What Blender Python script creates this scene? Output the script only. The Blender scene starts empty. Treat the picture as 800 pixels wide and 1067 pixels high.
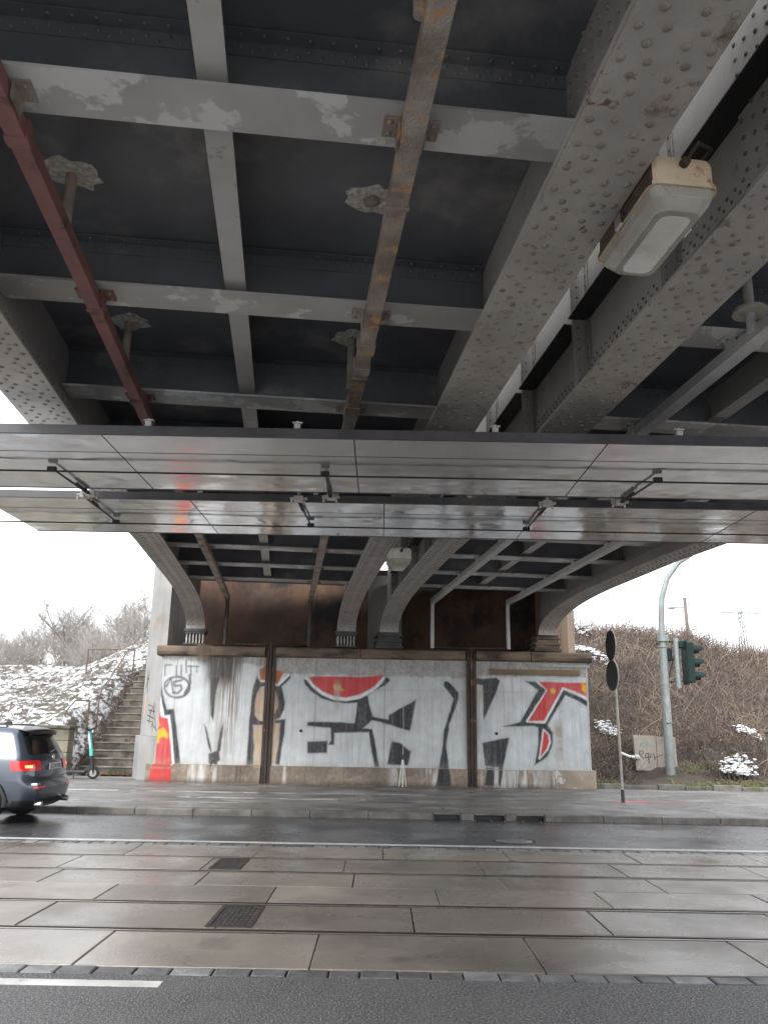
import bpy, bmesh, math, random
from mathutils import Vector, Matrix, Euler
random.seed(7)
R = math.radians
scene = bpy.context.scene
COL = scene.collection

# ------------------------------------------------------------------ objects
def link(o, parent=None):
    COL.objects.link(o)
    if parent is not None:
        o.parent = parent
    return o

def tag(o, label=None, cat=None, group=None, kind=None):
    if label: o['label'] = label
    if cat: o['category'] = cat
    if group: o['group'] = group
    if kind: o['kind'] = kind
    return o

def thing(name, label, cat, loc=(0, 0, 0), rz=0.0, group=None):
    o = bpy.data.objects.new(name, None)
    o.empty_display_size = 0.2
    link(o)
    o.location = loc
    o.rotation_euler = (0, 0, rz)
    return tag(o, label, cat, group)

def copy_tree(o, parent=None):
    c = o.copy()
    COL.objects.link(c)
    c.parent = parent
    for ch in [x for x in bpy.data.objects if x.parent == o]:
        copy_tree(ch, c)
    return c

class MB:
    """collects faces of one mesh"""
    def __init__(self):
        self.v = []; self.f = []; self.m = []; self.s = []
    def add(self, vs, fs, m=0, smooth=False):
        b = len(self.v)
        self.v.extend([tuple(p) for p in vs])
        for f in fs:
            self.f.append([i + b for i in f]); self.m.append(m); self.s.append(smooth)
    def box(self, x0, x1, y0, y1, z0, z1, m=0, M=None, bev=0.0):
        if bev > 0:
            return self.rbox(x0, x1, y0, y1, z0, z1, bev, m, M)
        vs = [(x0,y0,z0),(x1,y0,z0),(x1,y1,z0),(x0,y1,z0),(x0,y0,z1),(x1,y0,z1),(x1,y1,z1),(x0,y1,z1)]
        if M: vs = [M @ Vector(p) for p in vs]
        self.add(vs, [(0,3,2,1),(4,5,6,7),(0,1,5,4),(1,2,6,5),(2,3,7,6),(3,0,4,7)], m)
    def rbox(self, x0, x1, y0, y1, z0, z1, b, m=0, M=None):
        bm = bmesh.new()
        vs = [bm.verts.new(p) for p in [(x0,y0,z0),(x1,y0,z0),(x1,y1,z0),(x0,y1,z0),(x0,y0,z1),(x1,y0,z1),(x1,y1,z1),(x0,y1,z1)]]
        for f in [(0,3,2,1),(4,5,6,7),(0,1,5,4),(1,2,6,5),(2,3,7,6),(3,0,4,7)]:
            bm.faces.new([vs[i] for i in f])
        bmesh.ops.bevel(bm, geom=bm.edges[:], offset=b, segments=2, affect='EDGES', profile=0.5)
        bm.verts.index_update()
        pts = [(M @ v.co if M else v.co.copy()) for v in bm.verts]
        self.add(pts, [[v.index for v in f.verts] for f in bm.faces], m)
        bm.free()
    def ring(self, path, radii, n=8, m=0, smooth=True, caps=True, closed=False):
        pts = [Vector(p) for p in path]
        k = len(pts)
        if not hasattr(radii, '__len__'): radii = [radii] * k
        vs = []; fs = []
        prev = None
        for i in range(k):
            if closed: t = pts[(i+1) % k] - pts[i-1]
            elif i == 0: t = pts[1] - pts[0]
            elif i == k-1: t = pts[-1] - pts[-2]
            else: t = (pts[i+1]-pts[i]).normalized() + (pts[i]-pts[i-1]).normalized()
            if t.length < 1e-9: t = Vector((0,0,1))
            t.normalize()
            if prev is None:
                a = Vector((0,0,1)) if abs(t.z) < .9 else Vector((1,0,0))
                u = t.cross(a).normalized()
            else:
                u = (prev - t * prev.dot(t))
                u = u.normalized() if u.length > 1e-6 else t.orthogonal().normalized()
            prev = u
            w = t.cross(u)
            for j in range(n):
                an = 2*math.pi*j/n
                vs.append(pts[i] + (u*math.cos(an) + w*math.sin(an))*radii[i])
        rng = k if closed else k-1
        for i in range(rng):
            i2 = (i+1) % k
            for j in range(n):
                j2 = (j+1) % n
                fs.append((i*n+j, i*n+j2, i2*n+j2, i2*n+j))
        b = len(self.v)
        self.add(vs, fs, m, smooth)
        if caps and not closed:
            self.add(vs[:n], [list(range(n))[::-1]], m); self.add(vs[-n:], [list(range(n))], m)
    tube = ring
    def lathe(self, prof, c=(0,0,0), n=24, m=0, M=None, smooth=True):
        vs = []; fs = []
        for r, z in prof:
            for j in range(n):
                a = 2*math.pi*j/n
                p = Vector((r*math.cos(a), r*math.sin(a), z))
                vs.append((M @ p if M else p) + Vector(c))
        for i in range(len(prof)-1):
            for j in range(n):
                j2 = (j+1) % n
                fs.append((i*n+j, i*n+j2, (i+1)*n+j2, (i+1)*n+j))
        self.add(vs, fs, m, smooth)
        self.add(vs[:n], [list(range(n))[::-1]], m); self.add(vs[-n:], [list(range(n))], m)
    def prism(self, poly, axis, a, b, m=0, M=None):
        """poly in the two other axes, extruded along axis from a to b"""
        def P(u, v, w):
            p = {'x': (w,u,v), 'y': (u,w,v), 'z': (u,v,w)}[axis]
            return M @ Vector(p) if M else p
        n = len(poly)
        vs = [P(u,v,a) for u,v in poly] + [P(u,v,b) for u,v in poly]
        fs = [list(range(n))[::-1], list(range(n, 2*n))] + [(i, (i+1) % n, (i+1) % n + n, i+n) for i in range(n)]
        self.add(vs, fs, m)
    def dome(self, p, nrm, r=.02, h=.014, m=1, n=7):
        p = Vector(p); t = Vector(nrm).normalized(); r *= random.uniform(.88, 1.1); h *= random.uniform(.8, 1.15)
        u = t.orthogonal().normalized(); w = t.cross(u)
        vs = []
        for (rr, hh) in ((1.0, 0), (.9, .5), (.5, .92)):
            for j in range(n):
                a = 2*math.pi*j/n
                vs.append(p + (u*math.cos(a)+w*math.sin(a))*r*rr + t*h*hh)
        vs.append(p + t*h)
        fs = []
        for i in range(2):
            for j in range(n):
                fs.append((i*n+j, i*n+(j+1) % n, (i+1)*n+(j+1) % n, (i+1)*n+j))
        for j in range(n): fs.append((2*n+j, 2*n+(j+1) % n, 3*n))
        self.add(vs, fs, m, True)
    def grid(self, rows, m=0, smooth=True, flip=False):
        n = len(rows[0]); vs = [p for r in rows for p in r]; fs = []
        for i in range(len(rows)-1):
            for j in range(n-1):
                q = (i*n+j, i*n+j+1, (i+1)*n+j+1, (i+1)*n+j)
                fs.append(q[::-1] if flip else q)
        self.add(vs, fs, m, smooth)
    def build(self, name, mats, parent=None, fix=True, loc=None):
        mats = list(mats) if isinstance(mats, (list, tuple)) else [mats]
        me = bpy.data.meshes.new(name)
        me.from_pydata(self.v, [], self.f)
        if not isinstance(mats, (list, tuple)): mats = [mats]
        for m in mats: me.materials.append(m)
        me.polygons.foreach_set('material_index', self.m)
        me.polygons.foreach_set('use_smooth', self.s)
        if fix:
            bm = bmesh.new(); bm.from_mesh(me)
            bmesh.ops.recalc_face_normals(bm, faces=bm.faces[:])
            bm.to_mesh(me); bm.free()
        me.update()
        o = bpy.data.objects.new(name, me)
        link(o, parent)
        if loc is not None: o.location = loc
        return o

def shift(mb, off):
    mb.v = [(a+off[0], b+off[1], c+off[2]) for a, b, c in mb.v]
    return mb

def stroke_poly(mb, pts, w, y, m=0):
    """a flat painted stroke in the x-z plane at depth y"""
    P = [Vector((a, b)) for a, b in pts]
    n = len(P); L = []; Rr = []
    for i in range(n):
        if i == 0: t = P[1]-P[0]
        elif i == n-1: t = P[-1]-P[-2]
        else: t = (P[i+1]-P[i]).normalized() + (P[i]-P[i-1]).normalized()
        if t.length < 1e-9: t = Vector((1, 0))
        t.normalize(); q = Vector((-t.y, t.x))
        L.append(P[i]+q*w/2); Rr.append(P[i]-q*w/2)
    vs = [(a.x, y, a.y) for a in L] + [(a.x, y, a.y) for a in Rr]
    mb.add(vs, [(i, i+1, n+i+1, n+i) for i in range(n-1)], m)

def text_mesh(name, body, size, mat, parent, loc, rot, ext=.001, align='CENTER'):
    cu = bpy.data.curves.new(name+'_curve', 'FONT')
    cu.body = body; cu.size = size; cu.extrude = ext
    cu.align_x = align; cu.align_y = 'CENTER'
    tmp = bpy.data.objects.new(name+'_tmp', cu)
    COL.objects.link(tmp)
    bpy.context.view_layer.update()
    me = bpy.data.meshes.new_from_object(tmp.evaluated_get(bpy.context.evaluated_depsgraph_get()))
    bpy.data.objects.remove(tmp)
    me.materials.clear(); me.materials.append(mat)
    o = bpy.data.objects.new(name, me); link(o, parent)
    o.location = loc; o.rotation_euler = rot
    return o

# ---------------------------------------------------------------- materials
def mat(name, c1, c2=None, scale=3.0, detail=6, c3=None, t3=(.58, .68), s3=2.0, streak=None, ss=(5, 5, .35), st=(.5, .75),
        rough=(.6, .8), metal=0.0, bump=0.0, bscale=40.0, coord='pos', island=0.0, spec=.5, stretch=(1, 1, 1), coat=0.0, rscale=1.5,
        emit=None, attr=None, alpha=None, trans=0.0, speck=None, bumplow=0.0):
    m = bpy.data.materials.new(name); m.use_nodes = True
    nt = m.node_tree; N = nt.nodes; Lk = nt.links
    b = N['Principled BSDF']
    def node(t, **k):
        n = N.new(t)
        for a, v in k.items(): setattr(n, a, v)
        return n
    if coord == 'pos': src = node('ShaderNodeNewGeometry').outputs['Position']
    else: src = node('ShaderNodeTexCoord').outputs['Object']
    def mapped(sc):
        mp = node('ShaderNodeMapping'); mp.inputs['Scale'].default_value = sc
        Lk.new(src, mp.inputs['Vector']); return mp.outputs[0]
    def noise(sc, d=5, vec=None, rg=.55):
        n = node('ShaderNodeTexNoise'); n.inputs['Scale'].default_value = sc; n.inputs['Detail'].default_value = d
        n.inputs['Roughness'].default_value = rg
        Lk.new(vec if vec is not None else src, n.inputs['Vector']); return n.outputs['Fac']
    def rmp(x, lo, hi, a=0.0, bb=1.0):
        n = node('ShaderNodeMapRange'); n.inputs[1].default_value = lo; n.inputs[2].default_value = hi
        n.inputs[3].default_value = a; n.inputs[4].default_value = bb; Lk.new(x, n.inputs[0]); return n.outputs[0]
    def mix(f, a, bb):
        n = node('ShaderNodeMix', data_type='RGBA')
        if hasattr(f, 'is_output'): Lk.new(f, n.inputs[0])
        else: n.inputs[0].default_value = f
        for s, i in ((a, 6), (bb, 7)):
            if hasattr(s, 'is_output'): Lk.new(s, n.inputs[i])
            else: n.inputs[i].default_value = (*s, 1)
        return n.outputs[2]
    vec = mapped(stretch) if stretch != (1, 1, 1) else None
    if c2 is None: c2 = tuple(x*.8 for x in c1)
    col = mix(rmp(noise(scale, detail, vec), .35, .65), c1, c2)
    if attr:
        an = node('ShaderNodeAttribute'); an.attribute_name = attr
        vn = node('ShaderNodeHueSaturation'); Lk.new(rmp(noise(2.5, 6), .3, .7, .86, 1.1), vn.inputs['Value']); Lk.new(an.outputs['Color'], vn.inputs['Color']); col = vn.outputs[0]
    if speck:
        col = mix(rmp(noise(speck[1], 2), speck[2], speck[2]+.08), col, speck[0])
    if c3: 
        f3 = rmp(noise(s3, 8, vec, .62), t3[0], t3[1])
        col = mix(f3, col, c3)
    if streak:
        fs = rmp(noise(1.0, 5, mapped(ss)), st[0], st[1])
        big = rmp(noise(.7, 3), .35, .65)
        mm = node('ShaderNodeMath', operation='MULTIPLY'); Lk.new(fs, mm.inputs[0]); Lk.new(big, mm.inputs[1])
        m2 = node('ShaderNodeMath', operation='MULTIPLY'); Lk.new(mm.outputs[0], m2.inputs[0]); m2.inputs[1].default_value = streak[1]
        col = mix(m2.outputs[0], col, streak[0])
    if island:
        g = node('ShaderNodeNewGeometry')
        hs = node('ShaderNodeHueSaturation')
        Lk.new(rmp(g.outputs['Random Per Island'], 0, 1, 1-island, 1+island), hs.inputs['Value'])
        Lk.new(col, hs.inputs['Color']); col = hs.outputs[0]
    Lk.new(col, b.inputs['Base Color'])
    Lk.new(rmp(noise(rscale, 5), .35, .65, rough[0], rough[1]), b.inputs['Roughness'])
    b.inputs['Metallic'].default_value = metal
    b.inputs['Specular IOR Level'].default_value = spec
    if coat: b.inputs['Coat Weight'].default_value = coat; b.inputs['Coat Roughness'].default_value = .06
    if trans: b.inputs['Transmission Weight'].default_value = trans
    if emit: b.inputs['Emission Color'].default_value = (*emit[0], 1); b.inputs['Emission Strength'].default_value = emit[1]
    if alpha is not None:
        Lk.new(rmp(noise(1.0, 6, mapped((9, 9, .8))), alpha[0], alpha[1], alpha[2], alpha[3]), b.inputs['Alpha'])
    nrm = None
    if bumplow:
        bl = node('ShaderNodeBump'); bl.inputs['Strength'].default_value = 1.0; bl.inputs['Distance'].default_value = bumplow
        Lk.new(noise(1.3, 2), bl.inputs['Height']); nrm = bl.outputs[0]
    if bump:
        bn = node('ShaderNodeBump'); bn.inputs['Strength'].default_value = bump; bn.inputs['Distance'].default_value = .02
        Lk.new(noise(bscale, 6, vec), bn.inputs['Height'])
        if nrm is not None: Lk.new(nrm, bn.inputs['Normal'])
        nrm = bn.outputs[0]
    if nrm is not None: Lk.new(nrm, b.inputs['Normal'])
    return m

M = {}
def mk(name, *a, **k): M[name] = mat(name, *a, **k)
mk('flange_paint', (.33,.305,.285), (.42,.395,.37), 1.8, c3=(.14,.085,.06), t3=(.6,.74), s3=4.5, speck=((.16,.10,.075), 11, .66), rough=(.45,.65), bump=.12, bscale=25)
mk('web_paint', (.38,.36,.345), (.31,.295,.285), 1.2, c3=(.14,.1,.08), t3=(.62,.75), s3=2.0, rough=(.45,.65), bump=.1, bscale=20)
mk('gap_web_lit', (.58,.56,.54), (.48,.46,.445), 1.2, c3=(.2,.15,.12), t3=(.64,.76), s3=2.5, rough=(.45,.65), bump=.1, bscale=20)  # web paint made paler, the light falling into the gap is in the colour
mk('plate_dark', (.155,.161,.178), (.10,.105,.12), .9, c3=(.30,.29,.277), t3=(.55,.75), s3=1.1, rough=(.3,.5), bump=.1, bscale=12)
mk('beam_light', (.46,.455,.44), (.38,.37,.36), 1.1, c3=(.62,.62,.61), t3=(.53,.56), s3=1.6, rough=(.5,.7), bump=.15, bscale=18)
mk('stringer_paint', (.5,.49,.47), (.42,.41,.39), 1.5, c3=(.16,.1,.07), t3=(.64,.74), s3=4, rough=(.5,.7), bump=.1)
mk('rusty_channel', (.40,.36,.32), (.2,.15,.12), 3, c3=(.5,.29,.15), t3=(.57,.62), s3=5, rough=(.7,.95), bump=.8, bscale=45)
mk('red_lead', (.28,.125,.115), (.2,.105,.095), 2.5, c3=(.1,.07,.055), t3=(.58,.66), s3=3.5, rough=(.55,.8), bump=.35, bscale=40)
mk('grey_channel', (.6,.605,.61), (.5,.5,.505), 2, rough=(.4,.6))
mk('rivet', (.19,.16,.14), (.26,.235,.215), 9, island=.15, rough=(.6,.8))
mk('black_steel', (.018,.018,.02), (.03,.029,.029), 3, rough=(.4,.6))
mk('broken_concrete', (.72,.7,.64), (.35,.32,.28), 22, rough=(.9,1), bump=1.0, bscale=60)
mk('sooty_steel', (.05,.05,.052), (.09,.085,.08), 4, rough=(.6,.8), bump=.3)
mk('bearing_pale', (.5,.49,.46), (.3,.29,.27), 8, rough=(.7,.9), bump=.4)
mk('concrete_wall', (.36,.355,.34), (.28,.275,.26), 1.2, streak=((.06,.05,.045), .75), rough=(.8,.95), bump=.35, bscale=30)
mk('concrete_pillar', (.30,.295,.285), (.235,.23,.22), 1.0, c3=(.24,.17,.11), t3=(.6,.75), s3=.9, streak=((.16,.12,.09), .6), rough=(.8,.95), bump=.3, bscale=25)
mk('concrete_plinth', (.36,.3,.24), (.25,.2,.16), 2.0, c3=(.5,.49,.47), t3=(.57,.6), s3=2.4, streak=((.05,.04,.03), .95), rough=(.75,.95), bump=.5, bscale=25)
mk('cornice_stone', (.22,.155,.105), (.1,.075,.058), 1.0, c3=(.04,.035,.03), t3=(.5,.62), s3=.9, rough=(.8,.95), bump=.5, bscale=18, stretch=(1, 1, 3))
mk('tan_pillar', (.36,.235,.15), (.30,.26,.22), .8, c3=(.33,.32,.3), t3=(.56,.7), s3=.8, streak=((.12,.07,.045), .6), rough=(.8,.95), bump=.3, bscale=25)
mk('rust_wall', (.13,.068,.044), (.055,.035,.027), .9, c3=(.02,.018,.017), t3=(.52,.62), s3=.7, streak=((.02,.015,.012), .8), rough=(.8,.95), bump=.4, bscale=14)
GR = dict(streak=((.16,.13,.11), .75), ss=(7, 7, .3), st=(.52, .72), rough=(.65,.85), bump=.25, bscale=30)
mk('spray_white', (.60,.63,.645), (.46,.49,.505), 1.7, c3=(.36,.36,.35), t3=(.58,.72), s3=1.6, **{**GR, 'streak': ((.26,.24,.22), .85), 'ss': (11, 11, .4), 'st': (.45, .68)})
mk('spray_black', (.035,.036,.04), (.06,.062,.066), 2.5, **{**GR, 'streak': ((.16,.15,.14), .45)})
mk('spray_red', (.58,.045,.04), (.45,.04,.035), 2, **{**GR, 'streak': ((.3,.16,.13), .4)})
mk('spray_yellow', (.72,.4,.03), (.6,.3,.03), 5, **GR)
mk('mural_paint', (.5,.5,.5), attr='paint', streak=((.13,.11,.095), .3), ss=(12, 12, .5), st=(.5, .72), rough=(.6,.85), bump=.3, bscale=30)
mk('spray_tan', (.5,.36,.22), (.36,.25,.15), 2, **{**GR, 'streak': ((.2,.11,.05), .8)})
mk('spray_rust', (.4,.14,.06), (.3,.1,.04), 3, **GR)
mk('spray_bluegreen', (.16,.36,.37), rough=(.7, .8))
mk('spray_orange', (.6,.33,.22), rough=(.7, .8))
mk('soot', (.03,.027,.025), (.07,.06,.05), 3, rough=(.8,.9))
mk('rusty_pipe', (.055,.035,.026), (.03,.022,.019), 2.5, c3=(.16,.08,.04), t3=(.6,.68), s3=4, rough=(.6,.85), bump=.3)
mk('weathered_timber', (.22,.15,.09), (.14,.1,.065), 3, rough=(.8,.9), bump=.4, stretch=(.3,1,4))
mk('run_brown', (.13,.085,.055), (.07,.05,.036), 3, rough=(.7,.9), alpha=(.38,.68,.02,.5))
mk('run_dark', (.04,.035,.032), (.07,.06,.05), 3, rough=(.7,.9), alpha=(.36,.66,.05,.72))
# ground
mk('asphalt', (.055,.055,.057), (.08,.079,.079), 1.2, c3=(.12,.118,.115), t3=(.52,.7), s3=1.4, speck=((.3,.29,.28), 70, .54), rough=(.3,.7), bump=1.0, bscale=70, rscale=40)
mk('asphalt_wet', (.05,.051,.054), (.068,.068,.07), .8, speck=((.09,.09,.09), 150, .66), rough=(.16,.4), bump=.12, bscale=110, rscale=.6)
mk('slab', (.25,.217,.183), (.155,.135,.117), .8, c3=(.10,.085,.072), t3=(.57,.72), s3=1.1, rough=(.10,.5), bump=.16, bscale=45, island=.22, rscale=.7)
mk('joint', (.025,.024,.023), rough=(.5,.8))
mk('cobble', (.2,.2,.2), (.11,.11,.113), 6, rough=(.3,.6), bump=.5, bscale=40, island=.4)
mk('rail_shine', (.45,.42,.39), (.3,.27,.25), 3, rough=(.18,.35), metal=.9, stretch=(.2, 1, 1))
mk('rail_steel', (.016,.014,.012), (.01,.009,.008), 5, rough=(.6,.8))
mk('rail_head', (.06,.05,.043), (.04,.034,.03), 5, rough=(.3,.45), metal=.4)
mk('kerb_stone', (.17,.158,.142), (.085,.077,.07), 3, rough=(.45,.75), bump=.4, bscale=40, island=.12)
mk('pavement', (.155,.144,.134), (.075,.069,.064), .9, c3=(.23,.217,.203), t3=(.54,.62), s3=1.3, speck=((.36,.35,.34), 42, .6), rough=(.25,.65), bump=.3, bscale=80, rscale=.9, stretch=(.6,1,1))
mk('pavement_strip', (.44,.43,.42), (.3,.295,.285), 1.5, c3=(.09,.085,.08), t3=(.52,.6), s3=2.5, rough=(.4,.7), bump=.4, bscale=50)
mk('white_line', (.62,.62,.6), (.45,.45,.43), 4, c3=(.2,.2,.2), t3=(.6,.68), s3=9, rough=(.4,.6))
mk('pink_paint', (.62,.17,.18), (.42,.14,.14), 8, rough=(.6,.8))
mk('cast_iron', (.06,.055,.05), (.035,.032,.03), 8, rough=(.4,.7), metal=.5, bump=.4)
mk('manhole_mix', (.2,.195,.185), (.12,.115,.11), 8, rough=(.4,.6), bump=.4)
mk('wall_stone', (.25,.225,.17), (.12,.112,.082), 1.6, c3=(.09,.1,.055), t3=(.52,.64), s3=1.3, streak=((.07,.06,.045), .7), rough=(.8,.95), bump=.7, bscale=12)
mk('step_stone', (.15,.13,.105), (.07,.06,.048), 2.0, c3=(.045,.042,.03), t3=(.52,.64), s3=2.2, rough=(.75,.95), bump=.6, bscale=18)
mk('step_nose', (.24,.225,.19), (.09,.085,.07), 2.2, rough=(.75,.95), bump=.4, bscale=18)
mk('rusty_rail', (.17,.12,.09), (.1,.075,.06), 6, rough=(.7,.9), bump=.3)
mk('bramble_twig', (.165,.125,.108), (.07,.054,.05), .55, island=.5, rough=(.8,.95))
mk('bramble_tan', (.27,.21,.155), (.14,.108,.085), .55, island=.5, rough=(.8,.95))
mk('leaf_dead', (.22,.14,.08), (.13,.085,.05), 1, island=.5, rough=(.8,.95))
mk('grass_green', (.11,.14,.045), (.2,.2,.08), 1, island=.5, rough=(.7,.9))
mk('bark', (.24,.21,.185), (.17,.145,.13), 2, rough=(.85,.95))
mk('frosty_hazy_bark', (.36,.335,.31), (.26,.24,.22), 2, rough=(.85,.95))  # frosty twigs, with haze and overexposure put into the paler colour
mk('snow', (.82,.83,.85), (.74,.75,.77), 6, rough=(.6,.8), bump=.5, bscale=20)
mk('edge_stone', (.2,.185,.16), (.12,.115,.095), 3, c3=(.1,.11,.06), t3=(.55,.65), s3=3, rough=(.8,.95), bump=.5, island=.2)
# metal things
mk('shield_sheet', (.80,.80,.805), (.70,.70,.705), .5, c3=(.5,.49,.48), t3=(.6,.78), s3=1.5, stretch=(.5, 1.6, 1), metal=.74, rough=(.07,.21), rscale=2.2, bumplow=.016, bump=.015, bscale=8)
mk('shield_frame', (.06,.06,.065), (.09,.09,.095), 3, metal=.3, rough=(.4,.6))
mk('wire_black', (.012,.012,.012), rough=(.5,.7))
mk('insulator', (.55,.53,.5), (.35,.33,.3), 10, rough=(.3,.5))
mk('insulator_dark', (.05,.035,.03), rough=(.25,.4))
mk('galvanized', (.25,.275,.27), (.19,.215,.21), 2.5, c3=(.3,.32,.31), t3=(.55,.68), s3=3, rough=(.45,.65), metal=.25, bump=.1)
mk('lamp_cream', (.6,.5,.36), (.5,.38,.25), 5, c3=(.3,.14,.06), t3=(.6,.7), s3=6, rough=(.45,.65), coord='obj')
mk('lamp_grey', (.55,.53,.47), (.45,.43,.38), 5, rough=(.45,.65), coord='obj')
mk('lamp_bowl', (.62,.6,.52), (.5,.48,.4), 4, c3=(.36,.32,.24), t3=(.6,.72), s3=5, rough=(.18,.35), coord='obj', spec=.6, trans=.55)
mk('signal_green', (.005,.018,.016), (.007,.022,.02), 4, rough=(.55,.7), spec=.3)
mk('signal_lens', (.02,.02,.02), rough=(.1,.2))
mk('sign_back', (.022,.022,.024), (.03,.03,.03), 3, rough=(.4,.6))
mk('sign_edge', (.5,.5,.5), rough=(.4,.6))
mk('pole_steel', (.42,.4,.37), (.3,.28,.25), 3, rough=(.4,.65), metal=.3)
mk('board_grey', (.34,.305,.265), (.27,.245,.21), 3, streak=((.2,.16,.12), .6), rough=(.6,.8))
mk('wood_pole', (.2,.16,.13), (.15,.12,.1), 3, rough=(.8,.9))
mk('lattice_steel', (.2,.2,.21), rough=(.6,.7))
mk('white_plastic', (.75,.75,.73), rough=(.4,.5))
# vehicles
mk('car_paint', (.066,.08,.104), (.06,.074,.096), 1, rough=(.22,.26), metal=.55, coat=.8, coord='obj')
mk('car_black', (.012,.012,.013), rough=(.3,.45))
mk('car_glass', (.012,.014,.016), rough=(.03,.06), spec=.8)
mk('tail_red', (.5,.012,.015), (.4,.01,.012), 4, rough=(.1,.15), coat=.6, emit=((1,.03,.02), .05))
mk('tail_lit', (.9,.1,.05), rough=(.1,.2), emit=((1,.2,.07), 2.0))
mk('chrome', (.7,.7,.7), rough=(.08,.15), metal=1.0)
mk('tyre', (.018,.018,.018), rough=(.7,.85))
mk('alloy', (.35,.35,.36), rough=(.25,.35), metal=.9)
mk('plate_white', (.6,.6,.58), rough=(.4,.5))
mk('plate_ink', (.03,.03,.03), rough=(.5,.6))
mk('teal', (.08,.5,.4), (.07,.44,.36), 4, rough=(.3,.45))
mk('scooter_black', (.02,.021,.023), rough=(.4,.6))
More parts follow.
